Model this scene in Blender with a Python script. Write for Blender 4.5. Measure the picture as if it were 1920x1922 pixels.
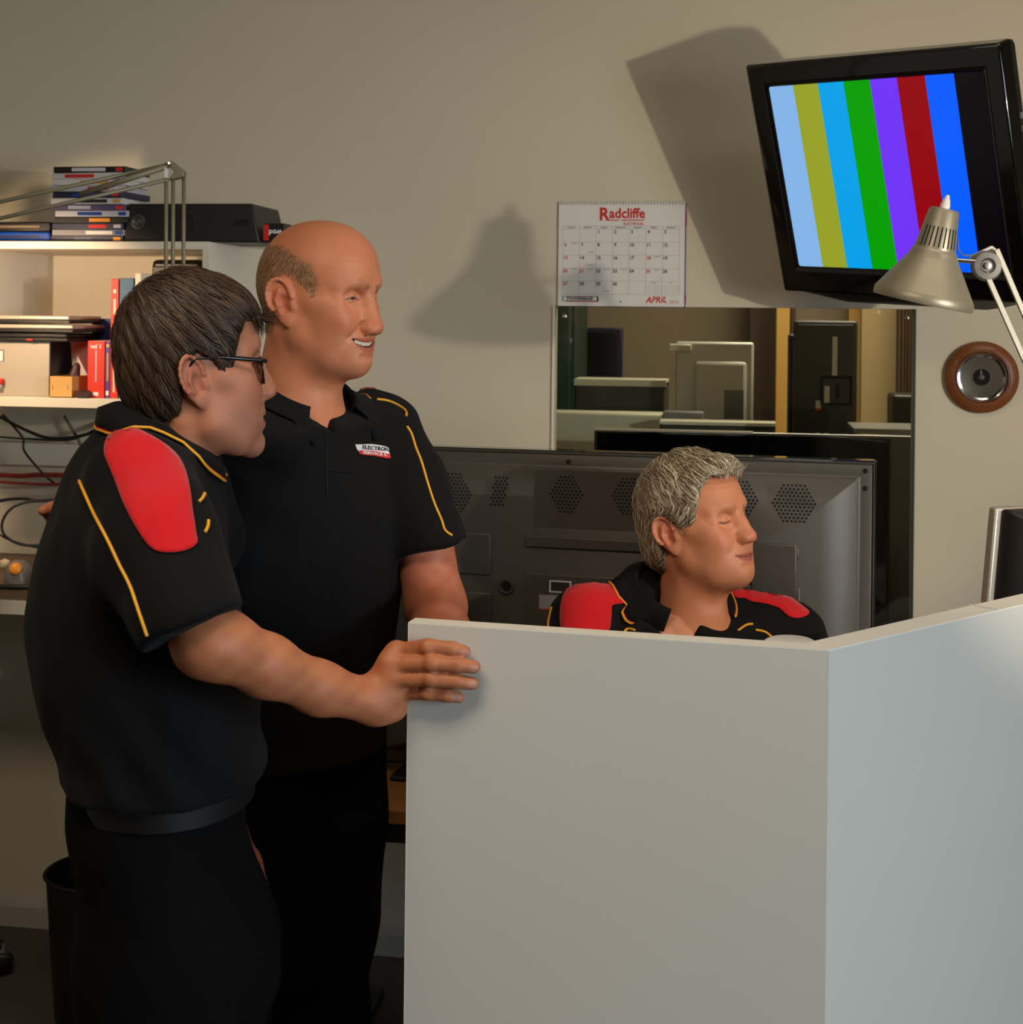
import bpy, bmesh, math, random
import numpy as np
from mathutils import Vector, Matrix
from mathutils.bvhtree import BVHTree
from mathutils.geometry import delaunay_2d_cdt

random.seed(7)
SC = bpy.context.scene
COL = SC.collection
for o in list(bpy.data.objects):
    bpy.data.objects.remove(o)

# ---------------------------------------------------------------- camera
# World: the back wall is the plane y = WALL, the floor z = 0. The camera stands at the origin.
FPX, HOR, ROLL, CAMZ, WALL = 2800.0, 600.0, 0.011, 1.6, 3.665
TH = math.atan(0.158)
CT, ST = math.cos(TH), math.sin(TH)
CR, SR = math.cos(ROLL), math.sin(ROLL)
def c2w(x, y, z): return Vector((CT*x - ST*y, ST*x + CT*y, z))          # camera-levelled frame -> world
def uy(px, py, depth):                                                   # photo measure at a known depth -> world
    a, b = (px-960)/FPX, (HOR-py)/FPX
    return c2w((a*CR-b*SR)*depth, depth, CAMZ+(a*SR+b*CR)*depth)
def uw(px, py, wy=WALL):                                                 # photo measure on the plane y = wy -> world
    a, b = (px-960)/FPX, (HOR-py)/FPX
    dx, dz = a*CR-b*SR, a*SR+b*CR
    return c2w(dx, 1, 0)*0 + uy(px, py, wy/(ST*dx+CT))
cam_d = bpy.data.cameras.new('camera')
cam = bpy.data.objects.new('camera', cam_d); COL.objects.link(cam)
cam_d.sensor_fit = 'HORIZONTAL'; cam_d.sensor_width = 36.0
cam_d.lens = 36.0*FPX/1920; cam_d.shift_y = -(961-HOR)/1920; cam_d.clip_start = 0.05
_X, _Y, _Z = c2w(1, 0, 0), c2w(0, 1, 0), Vector((0, 0, 1))
_r, _u = _X*CR + _Z*SR, _Z*CR - _X*SR
cam.matrix_world = Matrix(((_r.x, _u.x, -_Y.x, 0), (_r.y, _u.y, -_Y.y, 0), (_r.z, _u.z, -_Y.z, CAMZ), (0, 0, 0, 1)))
SC.camera = cam
cam_d.dof.use_dof = True; cam_d.dof.focus_distance = 2.2; cam_d.dof.aperture_fstop = 11.0

# ---------------------------------------------------------------- light and exposure
SC.cycles.max_bounces = 6; SC.cycles.diffuse_bounces = 3; SC.cycles.glossy_bounces = 3; SC.cycles.transmission_bounces = 3; SC.cycles.transparent_max_bounces = 6
SC.cycles.caustics_reflective = False; SC.cycles.caustics_refractive = False
SC.cycles.use_adaptive_sampling = True; SC.cycles.adaptive_threshold = 0.06; SC.cycles.adaptive_min_samples = 16
SC.view_settings.view_transform = 'Standard'; SC.view_settings.look = 'None'
SC.view_settings.gamma = 1.0; SC.view_settings.exposure = 0.0
SC.view_settings.use_curve_mapping = False
world = bpy.data.worlds.new('world'); SC.world = world; world.use_nodes = True
world.node_tree.nodes['Background'].inputs[0].default_value = (0.80, 0.86, 1.0, 1)
world.node_tree.nodes['Background'].inputs[1].default_value = 0.30
world.cycles.sampling_method = 'NONE'
def light(name, kind, loc, target, power, color, size=0.1, size_y=None, spread=None):
    d = bpy.data.lights.new(name, kind); d.energy = power; d.color = color
    if kind == 'AREA':
        d.size = size
        if size_y: d.shape = 'RECTANGLE'; d.size_y = size_y
        if spread: d.spread = spread
    else:
        d.shadow_soft_size = size
    o = bpy.data.objects.new(name, d); COL.objects.link(o); o.location = loc
    o.rotation_euler = (Vector(target)-Vector(loc)).to_track_quat('-Z', 'Y').to_euler()
    return o
_wl = light('work_light', 'SPOT', (1.73, 1.31, 1.74), (-0.55, 3.66, 2.0), 97, (1.0, 0.88, 0.70), 0.022).data
_wl.spot_size = math.radians(62); _wl.spot_blend = 0.4
light('overhead_area_light', 'AREA', (-0.7, 0.9, 2.70), (-0.7, 0.9, 0), 25, (1.0, 0.85, 0.67), 1.2, 0.6)
light('overhead_area_light', 'AREA', (0.7, 2.35, 2.70), (0.7, 2.35, 0), 5, (1.0, 0.87, 0.70), 1.2, 0.3)  # second light, added to brighten the upper wall; no such lamp known
light('window_daylight', 'AREA', (2.84, -0.1, 1.6), (0.2, 1.3, 0.95), 21, (0.70, 0.86, 1.0), 1.5, 1.2, spread=math.radians(85))
light('store_room_fill', 'AREA', (0.5, 5.0, 2.6), (0.5, 5.2, 0), 40, (1.0, 0.84, 0.6), 1.0, 0.5)  # added to light the stand-in room; no lamp known there

# ---------------------------------------------------------------- materials
def lin(c): return tuple((v/255/12.92 if v/255 <= 0.04045 else ((v/255+0.055)/1.055)**2.4) for v in c)
MATS = {}
def mat(name, rgb, rough=0.5, metal=0.0, var=0.0, vscale=8.0, bump=0.0, bscale=200.0, spec=0.5, sheen=0.0, sss=0.0, coat=0.0, attr=None, emit=0.0, stretch=None):
    m = bpy.data.materials.new(name); m.use_nodes = True; MATS[name] = m
    nt = m.node_tree; b = nt.nodes['Principled BSDF']; c = (*lin(rgb), 1)
    b.inputs['Base Color'].default_value = c
    b.inputs['Roughness'].default_value = rough; b.inputs['Metallic'].default_value = metal
    b.inputs['Specular IOR Level'].default_value = spec
    if sheen: b.inputs['Sheen Weight'].default_value = sheen; b.inputs['Sheen Roughness'].default_value = 0.5
    if coat: b.inputs['Coat Weight'].default_value = coat; b.inputs['Coat Roughness'].default_value = 0.05
    if sss:
        b.inputs['Subsurface Weight'].default_value = sss
        b.inputs['Subsurface Radius'].default_value = (1.0, 0.35, 0.2); b.inputs['Subsurface Scale'].default_value = 0.006
    if emit: b.inputs['Emission Color'].default_value = c; b.inputs['Emission Strength'].default_value = emit
    tc = None
    def coords():
        nonlocal tc
        if tc is None:
            t = nt.nodes.new('ShaderNodeTexCoord'); tc = t.outputs['Object']
            if stretch:
                mp = nt.nodes.new('ShaderNodeMapping'); mp.inputs['Scale'].default_value = stretch
                nt.links.new(tc, mp.inputs['Vector']); tc = mp.outputs['Vector']
        return tc
    col = None
    if attr:
        a = nt.nodes.new('ShaderNodeVertexColor'); a.layer_name = attr; col = a.outputs['Color']
    if var:
        n = nt.nodes.new('ShaderNodeTexNoise'); n.inputs['Scale'].default_value = vscale; n.inputs['Detail'].default_value = 5
        nt.links.new(coords(), n.inputs['Vector'])
        mr = nt.nodes.new('ShaderNodeMapRange'); mr.inputs['From Min'].default_value = 0.25; mr.inputs['From Max'].default_value = 0.75
        mr.inputs['To Min'].default_value = 1-var; mr.inputs['To Max'].default_value = 1+var
        nt.links.new(n.outputs['Fac'], mr.inputs['Value'])
        mx = nt.nodes.new('ShaderNodeVectorMath'); mx.operation = 'SCALE'
        if col: nt.links.new(col, mx.inputs[0])
        else: mx.inputs[0].default_value = c[:3]
        nt.links.new(mr.outputs['Result'], mx.inputs['Scale']); col = mx.outputs['Vector']
    if col: nt.links.new(col, b.inputs['Base Color'])
    if bump:
        n = nt.nodes.new('ShaderNodeTexNoise'); n.inputs['Scale'].default_value = bscale; n.inputs['Detail'].default_value = 3
        nt.links.new(coords(), n.inputs['Vector'])
        bp = nt.nodes.new('ShaderNodeBump'); bp.inputs['Strength'].default_value = bump; bp.inputs['Distance'].default_value = 0.002
        nt.links.new(n.outputs['Fac'], bp.inputs['Height']); nt.links.new(bp.outputs['Normal'], b.inputs['Normal'])
    return m

# ---------------------------------------------------------------- mesh building
class MB:
    def __init__(s): s.v, s.f, s.m = [], [], []
    def add(s, vs, fs, mi=0):
        n = len(s.v); s.v += [Vector(p) for p in vs]
        s.f += [tuple(i+n for i in f) for f in fs]; s.m += [mi]*len(fs); return s
    def box(s, lo, hi, mi=0):
        x0, y0, z0 = lo; x1, y1, z1 = hi
        return s.add([(x0,y0,z0),(x1,y0,z0),(x1,y1,z0),(x0,y1,z0),(x0,y0,z1),(x1,y0,z1),(x1,y1,z1),(x0,y1,z1)],
                     [(0,3,2,1),(4,5,6,7),(0,1,5,4),(1,2,6,5),(2,3,7,6),(3,0,4,7)], mi)
    def obox(s, c, ax, ay, az, mi=0):                      # oriented box: centre and three half-axis vectors
        c, ax, ay, az = Vector(c), Vector(ax), Vector(ay), Vector(az)
        vs = [c+ax*i+ay*j+az*k for k in (-1,1) for (i,j) in ((-1,-1),(1,-1),(1,1),(-1,1))]
        return s.add(vs, [(0,3,2,1),(4,5,6,7),(0,1,5,4),(1,2,6,5),(2,3,7,6),(3,0,4,7)], mi)
    def prism(s, a, b, mi=0):                              # two matching rings
        n = len(a); s.add(list(a)+list(b), [tuple(range(n))[::-1], tuple(range(n,2*n))] + [(i,(i+1)%n,n+(i+1)%n,n+i) for i in range(n)], mi); return s
    def rings(s, rs, mi=0, cap=True, closed=False):
        n = len(rs[0]); vs = [p for r in rs for p in r]; k = len(rs); fs = []
        for j in range(k if closed else k-1):
            q = (j+1) % k
            fs += [(j*n+i, j*n+(i+1)%n, q*n+(i+1)%n, q*n+i) for i in range(n)]
        if cap and not closed: fs += [tuple(range(n))[::-1], tuple(range((k-1)*n, k*n))]
        return s.add(vs, fs, mi)
    def lathe(s, c, axis, prof, n=32, mi=0, cap=True):     # prof: (radius, height along axis)
        c = Vector(c); a = Vector(axis).normalized(); u = a.orthogonal().normalized(); w = a.cross(u)
        return s.rings([[c+a*h+(u*math.cos(t*2*math.pi/n)+w*math.sin(t*2*math.pi/n))*max(r,1e-5) for t in range(n)] for r, h in prof], mi, cap)
    def cyl(s, p, q, r, r2=None, n=16, mi=0):
        p, q = Vector(p), Vector(q); L = (q-p).length
        return s.lathe(p, q-p, [(r,0),(r if r2 is None else r2,L)], n, mi)
    def tube(s, pts, r, n=8, mi=0, closed=False):
        pts = [Vector(p) for p in pts]; rs = []; k = len(pts); u = None
        for i, p in enumerate(pts):
            t = (pts[(i+1)%k]-pts[i-1]) if closed else (pts[min(i+1,k-1)]-pts[max(i-1,0)])
            t.normalize()
            u = t.orthogonal().normalized() if u is None else (u-t*u.dot(t)).normalized()
            w = t.cross(u); rr = r[i] if isinstance(r, (list, tuple)) else r
            rs.append([p+(u*math.cos(a*2*math.pi/n)+w*math.sin(a*2*math.pi/n))*rr for a in range(n)])
        return s.rings(rs, mi, True, closed)
    def build(s, name, mats, parent=None, smooth=False, bevel=0.0, segs=2, fix=True):
        return link_mesh(name, s.v, s.f, mats, parent, smooth, bevel, segs, s.m, fix)
def link_mesh(name, verts, faces, mats, parent=None, smooth=False, bevel=0.0, segs=2, mi=None, fix=True):
    me = bpy.data.meshes.new(name)
    base = parent['_o'] if parent is not None else None
    if base is None:
        xs = np.array([tuple(v) for v in verts]); lo, hi = xs.min(0), xs.max(0)
        org = Vector(((lo[0]+hi[0])/2, (lo[1]+hi[1])/2, lo[2]))
    else: org = Vector(base)
    me.from_pydata([tuple(Vector(v)-org) for v in verts], [], faces)
    mats = mats if isinstance(mats, (list, tuple)) else [mats]
    for m in mats: me.materials.append(MATS[m] if isinstance(m, str) else m)
    if mi is not None and len(mats) > 1: me.polygons.foreach_set('material_index', mi)
    if fix:
        bm = bmesh.new(); bm.from_mesh(me); bmesh.ops.recalc_face_normals(bm, faces=bm.faces); bm.to_mesh(me); bm.free()
    if smooth:
        me.polygons.foreach_set('use_smooth', [True]*len(me.polygons))
        if smooth is not True: me.set_sharp_from_angle(angle=math.radians(smooth))
    me.update()
    o = bpy.data.objects.new(name, me); COL.objects.link(o)
    if parent is not None: o.parent = parent
    else: o.location = org
    o['_o'] = tuple(org)
    if bevel:
        b = o.modifiers.new('bevel', 'BEVEL'); b.width = bevel; b.segments = segs; b.limit_method = 'ANGLE'; b.angle_limit = math.radians(40)
        me.polygons.foreach_set('use_smooth', [True]*len(me.polygons)); me.set_sharp_from_angle(angle=math.radians(50))
    return o
def tag(o, label, cat, group=None):
    o['label'] = label; o['category'] = cat
    if group: o['group'] = group
    return o
def thing(name, loc, label, cat, group=None):
    o = bpy.data.objects.new(name, None); COL.objects.link(o); o.location = loc; o.empty_display_size = 0.05
    o['_o'] = tuple(loc); return tag(o, label, cat, group)
def struct(o): o['kind'] = 'structure'; return o
def text_verts(body, size, bold=False):
    cu = bpy.data.curves.new('lettering', 'FONT'); cu.body = body; cu.size = size; cu.align_x = 'CENTER'; cu.align_y = 'CENTER'
    cu.resolution_u = 2
    if bold: cu.offset = size*0.03
    o = bpy.data.objects.new('lettering', cu); COL.objects.link(o)
    bpy.context.view_layer.update()
    me = o.evaluated_get(bpy.context.evaluated_depsgraph_get()).to_mesh()
    vs = [v.co.copy() for v in me.vertices]; fs = [tuple(p.vertices) for p in me.polygons]
    bpy.data.objects.remove(o); bpy.data.curves.remove(cu)
    return vs, fs
def add_text(mb, body, size, org, ex, ey, mi=0, bold=False, fit=None):
    vs, fs = text_verts(body, size, bold)
    if not vs: return
    if fit:
        w = max(v.x for v in vs)-min(v.x for v in vs); k = fit/w if w else 1
        for v in vs: v.x *= k
    mb.add([Vector(org)+Vector(ex)*v.x+Vector(ey)*v.y for v in vs], fs, mi)
# ---------------------------------------------------------------- palette
mat('wall_paint', (206,196,174), 0.75, var=0.03, vscale=1.5, bump=0.06, bscale=120)
mat('ceiling_paint', (215,208,195), 0.9)
mat('carpet', (88,78,70), 0.95, var=0.25, vscale=260, bump=0.5, bscale=420)
mat('skirting_paint', (178,172,162), 0.5, var=0.04)
mat('laminate', (206,200,188), 0.42, var=0.015, vscale=3, bump=0.03, bscale=300)
mat('laminate_edge', (232,226,212), 0.4)
mat('shelf_white', (214,206,190), 0.5, var=0.02)
mat('black_plastic', (20,19,19), 0.42, bump=0.05, bscale=500)
mat('gloss_black', (8,8,9), 0.08, coat=0.5)
mat('tv_back', (74,68,60), 0.48, bump=0.08, bscale=700, var=0.03)
mat('tv_rim', (66,60,52), 0.35)
mat('tv_groove', (26,24,22), 0.6)
mat('hole_black', (5,5,5), 0.9)
mat('chrome', (220,220,222), 0.12, 1.0)
mat('brushed_metal', (176,168,152), 0.33, 0.85, var=0.06, vscale=30)
mat('lamp_silver', (158,148,126), 0.42, 0.45, var=0.03, vscale=20)
mat('cast_grey', (112,108,102), 0.5, 0.5, var=0.15, vscale=60)
mat('arm_steel', (122,116,94), 0.5, 0.25)
mat('arm_pale', (178,170,154), 0.45, 0.35)
mat('turned_wood', (122,68,32), 0.38, var=0.14, vscale=14, coat=0.25, stretch=(1,1,5))
mat('beech_wood', (176,116,58), 0.45, var=0.12, vscale=9, stretch=(1,10,10))
mat('paper', (222,219,214), 0.8)
mat('paper_back', (190,188,186), 0.8)
mat('ink_black', (38,36,36), 0.8); mat('ink_grey', (150,146,142), 0.8); mat('ink_red', (196,34,26), 0.7)
mat('ink_yellow', (214,190,40), 0.7); mat('ink_purple', (84,56,120), 0.6)
mat('label_white', (210,210,208), 0.6); mat('label_grey', (150,148,146), 0.6)
mat('bench_brown', (104,84,66), 0.6, var=0.08, vscale=12)
mat('cable_black', (16,15,14), 0.5); mat('cable_red', (130,30,24), 0.5); mat('cable_grey', (110,104,96), 0.5)
mat('silver_box', (176,166,152), 0.45, 0.2, var=0.02)
mat('device_silver', (196,186,172), 0.35, 0.5)
mat('card_brown', (196,150,86), 0.8, var=0.06, vscale=20)
mat('dark_leather', (58,30,24), 0.55)
mat('book_red', (206,44,30), 0.5, var=0.03); mat('book_purple', (92,54,128), 0.5); mat('book_blue', (40,86,116), 0.5, var=0.2, vscale=14)
mat('book_teal', (26,62,60), 0.5); mat('folder_blue', (32,60,124), 0.5); mat('page_cream', (222,210,188), 0.8)
mat('case_blue', (10,58,140), 0.3); mat('case_black', (22,20,22), 0.35); mat('case_white', (196,192,190), 0.4)
mat('case_navy', (24,28,56), 0.35); mat('case_purple', (74,66,96), 0.4); mat('case_pale', (170,168,178), 0.4); mat('case_grey', (104,104,108), 0.4)
mat('orange_plastic', (222,140,26), 0.4); mat('cream_plastic', (206,190,150), 0.45); mat('grey_plastic', (112,110,108), 0.4)
mat('pale_shell', (196,192,172), 0.4); mat('silver_shell', (198,198,188), 0.35, 0.1); mat('dark_shell', (50,52,46), 0.45)
mat('locker_green', (30,52,44), 0.4); mat('post_brown', (66,50,34), 0.5); mat('post_yellow', (184,142,68), 0.6); mat('store_wall', (128,114,94), 0.8)
mat('panel_beige', (150,130,92), 0.7); mat('curtain_brown', (112,88,66), 0.8); mat('screen_dark', (10,14,20), 0.12)
mat('white_plastic', (226,224,216), 0.35)
mat('chair_fabric', (24,24,26), 0.9)
glass = bpy.data.materials.new('clear_glass'); glass.use_nodes = True; MATS['clear_glass'] = glass
_n = glass.node_tree; _n.nodes.remove(_n.nodes['Principled BSDF'])
_t = _n.nodes.new('ShaderNodeBsdfTransparent'); _t.inputs[0].default_value = (0.93, 0.96, 0.94, 1)
_g = _n.nodes.new('ShaderNodeBsdfGlossy'); _g.inputs['Roughness'].default_value = 0.02
_fr = _n.nodes.new('ShaderNodeFresnel'); _fr.inputs[0].default_value = 1.4
_mx = _n.nodes.new('ShaderNodeMixShader')
_n.links.new(_fr.outputs[0], _mx.inputs[0]); _n.links.new(_t.outputs[0], _mx.inputs[1]); _n.links.new(_g.outputs[0], _mx.inputs[2])
_n.links.new(_mx.outputs[0], _n.nodes['Material Output'].inputs[0])
V3 = Vector
EX, EY, EZ = V3((1,0,0)), V3((0,1,0)), V3((0,0,1))

# ---------------------------------------------------------------- the room
XL, XR, YF, CEIL, FARW = -2.9, 2.9, -2.6, 2.75, 6.35
w0, w1 = uw(1041,577), uw(1717,577)
wx0, wx1, wzt, wzb = w0.x, w1.x, (w0.z+w1.z)/2, 0.74
struct(MB().box((XL,YF,-0.05),(XR,FARW,0)).build('floor','carpet'))
struct(MB().box((XL,YF,CEIL),(XR,FARW,CEIL+0.05)).build('ceiling','ceiling_paint'))
m = MB()
for lo, hi in (((XL,0),(wx0,CEIL)),((wx1,0),(XR,CEIL)),((wx0,0),(wx1,wzb)),((wx0,wzt),(wx1,CEIL))):
    m.box((lo[0],WALL,lo[1]),(hi[0],WALL+0.06,hi[1]))
struct(m.build('wall_back','wall_paint'))
struct(MB().box((XL-0.1,YF,0),(XL,FARW,CEIL)).build('wall_left','wall_paint'))
m = MB()                                                # wall at the right, with the daylight window out of frame
for lo, hi in (((YF,0),(-0.7,CEIL)),((1.1,0),(FARW,CEIL)),((-0.7,0),(1.1,0.9)),((-0.7,2.3),(1.1,CEIL))):
    m.box((XR,lo[0],lo[1]),(XR+0.1,hi[0],hi[1]))
struct(m.build('wall_right','wall_paint'))
struct(MB().box((XL,FARW,0),(XR,FARW+0.1,CEIL)).build('wall_far','store_wall'))
struct(MB().box((XL,YF-0.1,0),(XR,YF,CEIL)).build('wall_front','wall_paint'))
sk = [(0,0),(-0.016,0),(-0.016,0.052),(-0.012,0.062),(0,0.074)]
struct(MB().prism([V3((XL,WALL+a,b)) for a,b in sk],[V3((XR,WALL+a,b)) for a,b in sk]).build('baseboard_back','skirting_paint'))
win = bpy.data.objects.new('mirror_stand_in', None); COL.objects.link(win); win.location = ((wx0+wx1)/2, WALL, wzb); win['_o'] = tuple(win.location); struct(win)  # clear pane over an opening, built in place of a mirror
MB().box((wx0+0.001,WALL-0.005,wzb),(wx1-0.001,WALL,wzt-0.001)).build('pane','clear_glass',win)
MB().box((wx0-0.004,WALL-0.006,wzb),(wx0+0.002,WALL+0.0,wzt)).build('edge_strip','laminate_edge',win)
MB().box((wx1-0.002,WALL-0.006,wzb),(wx1+0.003,WALL+0.0,wzt)).build('edge_strip','locker_green',win)
for px, py in ((1060,594),(1703,597)):
    c = uw(px,py,WALL-0.005); MB().lathe(c,-EY,[(0.006,0),(0.006,0.002),(0.004,0.004),(0,0.0045)],16).build('screw','chrome',win,smooth=40)

# ---------------------------------------------------------------- added store room behind the pane, standing in for a mirror's reflection
zb_ = 0.76
st = thing('storage_bench', (0.6,4.6,0), 'wooden storage bench behind the glass pane carrying old televisions', 'bench')
MB().box((-0.25,3.86,zb_-0.03),(1.7,5.5,zb_)).build('worktop','bench_brown',st,bevel=0.003)
for x in (-0.2,1.64):
    for y in (3.9,5.44): MB().box((x-0.025,y-0.025,0),(x+0.025,y+0.025,zb_-0.03)).build('leg','black_plastic',st)
def slab_tv(name, label, wy, x0, x1, ytop, depth, body, front=None, tilt=0.0, cat='television', zb=zb_, rim=0.012):
    a, b = uw(x0,ytop,wy), uw(x1,ytop,wy); z1 = (a.z+b.z)/2
    t = thing(name, ((a.x+b.x)/2, wy+depth/2, zb), label, cat)
    MB().box((a.x,wy,zb),(b.x,wy+depth,z1)).build('cabinet', body, t, bevel=0.008)
    if front: MB().box((a.x+rim,wy-0.003,zb+0.05),(b.x-rim,wy+0.002,z1-rim)).build('back_panel', front, t, bevel=0.002)
    return t, a, b, z1
t,a,b,z1 = slab_tv('flat_television','wide black television on the storage bench nearest the glass pane',3.98,1115,1722,812,0.06,'gloss_black')
MB().box((a.x,3.979,z1-0.004),(a.x+0.42,4.02,z1+0.001)).build('top_strip','device_silver',t)  # pale strip put in for the highlight along the left top edge
t,a,b,z1 = slab_tv('flat_television','dark television with pale top edge lying left of the yellow post behind glass',4.36,1238,1456,793,0.1,'dark_shell')
MB().box((a.x,4.35,z1-0.008),(b.x,4.46,z1+0.001)).build('top_strip','pale_shell',t)
t,a,b,z1 = slab_tv('flat_television','long cream television cabinet at the left edge of the glass pane',4.5,1020,1250,775,0.12,'pale_shell')
c0, c1 = uw(1244,778,4.49), uw(1320,774,4.49)
MB().box((c0.x,4.49,c0.z-0.055),(c1.x,4.56,c1.z)).build('control_panel','grey_plastic',t,bevel=0.004)
MB().box((b.x-0.01,4.5,c0.z-0.07),(c1.x,4.56,c0.z-0.055)).build('rail','pale_shell',t)
t,a,b,z1 = slab_tv('flat_television','dark green television with pale top beside the green locker',4.9,1078,1251,713,0.16,'dark_shell')
MB().box((a.x,4.89,z1-0.02),(b.x,5.06,z1+0.001)).build('top_strip','pale_shell',t)
t,a,b,z1 = slab_tv('flat_monitor','silver monitor seen from behind in the middle behind the glass pane',4.75,1268,1415,642,0.05,'silver_shell',cat='monitor')
MB().box((a.x+0.06,4.735,zb_+0.1),(b.x-0.02,4.76,z1-0.06)).build('back_panel','silver_shell',t,bevel=0.012)
MB().box((b.x-0.09,4.733,z1-0.24),(b.x-0.03,4.74,z1-0.15)).build('socket_plate','grey_plastic',t)
MB().box((b.x-0.14,4.715,zb_),(b.x-0.06,4.76,z1-0.28)).build('stand','silver_shell',t,bevel=0.015)
MB().box((a.x-0.02,4.73,z1-0.03),(a.x+0.05,4.8,z1-0.008)).build('handle','pale_shell',t,bevel=0.004)
t,a,b,z1 = slab_tv('flat_television','upright dark television back with white stickers right of yellow post',4.7,1490,1610,602,0.07,'dark_shell','dark_shell')
for (x0,y0,x1,y1,mm) in ((1562,632,1572,705,'label_white'),(1547,725,1557,760,'label_white'),(1531,752,1541,771,'label_white'),(1569,722,1575,748,'hole_black'),(1531,767,1541,771,'ink_red')):
    p, q = uw(x0,y1,4.69), uw(x1,y0,4.69); d = 0.002 if mm=='ink_red' else 0
    MB().box((p.x,4.693-d,p.z),(q.x,4.697,q.z)).build('sticker' if 'hole' not in mm else 'handle_slot',mm,t)
p, q = uw(1540,760,4.68), uw(1600,707,4.68)
fr = MB()
for lo, hi in (((p.x,p.z),(p.x+0.006,q.z)),((q.x-0.006,p.z),(q.x,q.z)),((p.x,q.z-0.006),(q.x,q.z)),((p.x,p.z),(q.x,p.z+0.006))): fr.box((lo[0],4.690,lo[1]),(hi[0],4.699,hi[1]))
fr.build('plate_rim','hole_black',t)
p, q = uw(1462,700,4.74), uw(1494,628,4.74)
tag(MB().box((p.x+0.03,4.78,zb_),(q.x,4.9,q.z)).build('speaker_box','case_navy',bevel=0.006),'narrow navy speaker box behind the stickered television','speaker')
t,a,b,z1 = slab_tv('flat_television','low dark television at the right end of the storage bench',4.3,1602,1760,806,0.25,'dark_shell')
MB().box((a.x,4.29,z1-0.012),(b.x,4.56,z1+0.001)).build('top_strip','grey_plastic',t)
t,a,b,z1 = slab_tv('equipment_case','black equipment case at the right edge of the glass pane',4.9,1676,1760,742,0.2,'black_plastic',cat='case')
MB().box((a.x+0.06,4.89,z1-0.05),(b.x,4.9,z1-0.03)).build('handle','label_grey',t)
g0, g1 = uw(1030,560,5.55), uw(1072,560,5.55)
t = thing('steel_locker',((g0.x+g1.x)/2,5.5,0),'dark green steel locker at the left edge of the glass pane','locker')
MB().box((g0.x-0.2,5.55,0),(g1.x+0.02,5.95,1.95)).build('cabinet','locker_green',t,bevel=0.004)
MB().box((g0.x-0.18,5.535,0.05),(g1.x,5.55,1.92)).build('door','locker_green',t,bevel=0.003)
p, q = uw(1088,712,FARW-0.05), uw(1168,616,FARW-0.05)
t = thing('wall_television',((p.x+q.x)/2,FARW,p.z),'small black television on the far wall beside the green locker','television')
MB().box((p.x,FARW-0.06,p.z),(q.x,FARW-0.001,q.z)).build('cabinet','case_navy',t,bevel=0.005)
MB().box((p.x+0.02,FARW-0.063,p.z+0.02),(q.x-0.02,FARW-0.058,q.z-0.02)).build('screen','screen_dark',t)
def post(px0, px1, wy, mname, label, name='door_post', th=0.1, cat='post'):
    p, q = uw(px0,700,wy), uw(px1,700,wy)
    return tag(MB().box((p.x,wy,0),(q.x,wy+th,2.3)).build(name,mname,bevel=0.003),label,cat)
post(1406,1455,6.1,'post_brown','dark brown door post beyond the silver monitor')
post(1456,1481,5.9,'post_yellow','yellow varnished door post between silver monitor and stickered television')
post(1483,1492,6.15,'post_brown','thin dark door edge just right of the yellow post')
post(1592,1618,6.15,'post_yellow','yellow door post behind the stickered television')
post(1616,1682,5.95,'panel_beige','plain beige wall panel left of the brown curtain','wall_panel',0.05,'panel')
cu = []
p, q = uw(1683,700,5.8), uw(1760,700,5.8)
for i in range(61):
    x = p.x+(q.x-p.x)*i/60; cu.append((x, 5.8+0.02*math.sin(i*1.3)))
m = MB(); m.rings([[V3((x,y,z)) for x,y in cu]+[V3((x,y+0.012,z)) for x,y in cu[::-1]] for z in (0.0,2.3)])
tag(m.build('curtain','curtain_brown',smooth=60),'brown pleated curtain at the right edge of the glass pane','curtain')

# ---------------------------------------------------------------- partition
PZ = 1.212
def at_z(px, py, z):
    a, b = (px-960)/FPX, (HOR-py)/FPX
    return uy(px, py, (z-CAMZ)/(a*SR+b*CR))
PL, PC, PR = at_z(768,1168,PZ), at_z(1556,1220,PZ), at_z(1920,1134,PZ)
PR = PC+(PR-PC)*1.5
def perp(a, b): d = (b-a).normalized(); return V3((-d.y,d.x,0))
n1, n2 = perp(PL,PC), perp(PC,PR)
part = thing('partition', (PC.x,PC.y,0), 'white laminate desk partition of two panels meeting at a corner', 'partition')
def xsect(p,d,q,f): t = ((q-p).x*f.y-(q-p).y*f.x)/(d.x*f.y-d.y*f.x); return p+d*t
d1, d2 = (PC-PL).normalized(), (PR-PC).normalized()
PI = xsect(PL+n1*0.03,d1,PC+n2*0.042,d2)                   # mitred inner corner
for q in ([PL,PC,PI,PL+n1*0.03],[PC,PR,PR+n2*0.042,PI]):
    MB().prism([V3((p.x,p.y,0.0)) for p in q],[V3((p.x,p.y,PZ-0.0015)) for p in q]).build('panel','laminate',part)
    MB().prism([V3((p.x,p.y,PZ-0.0015)) for p in q],[V3((p.x,p.y,PZ)) for p in q]).build('top_edging','laminate_edge',part)
e = (PC-PL).normalized()
MB().prism([V3((p.x,p.y,0)) for p in (PL-e*0.0015,PL,PL+n1*0.03,PL+n1*0.03-e*0.0015)],[V3((p.x,p.y,PZ)) for p in (PL-e*0.0015,PL,PL+n1*0.03,PL+n1*0.03-e*0.0015)]).build('end_edging','laminate_edge',part)
jt = PC+(PR-PC)*0.57
MB().obox(jt+n2*0.021+EZ*0.0006,(PR-PC).normalized()*0.0025,n2*0.0215,EZ*0.0006).build('joint_cap','label_white',part)

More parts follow.
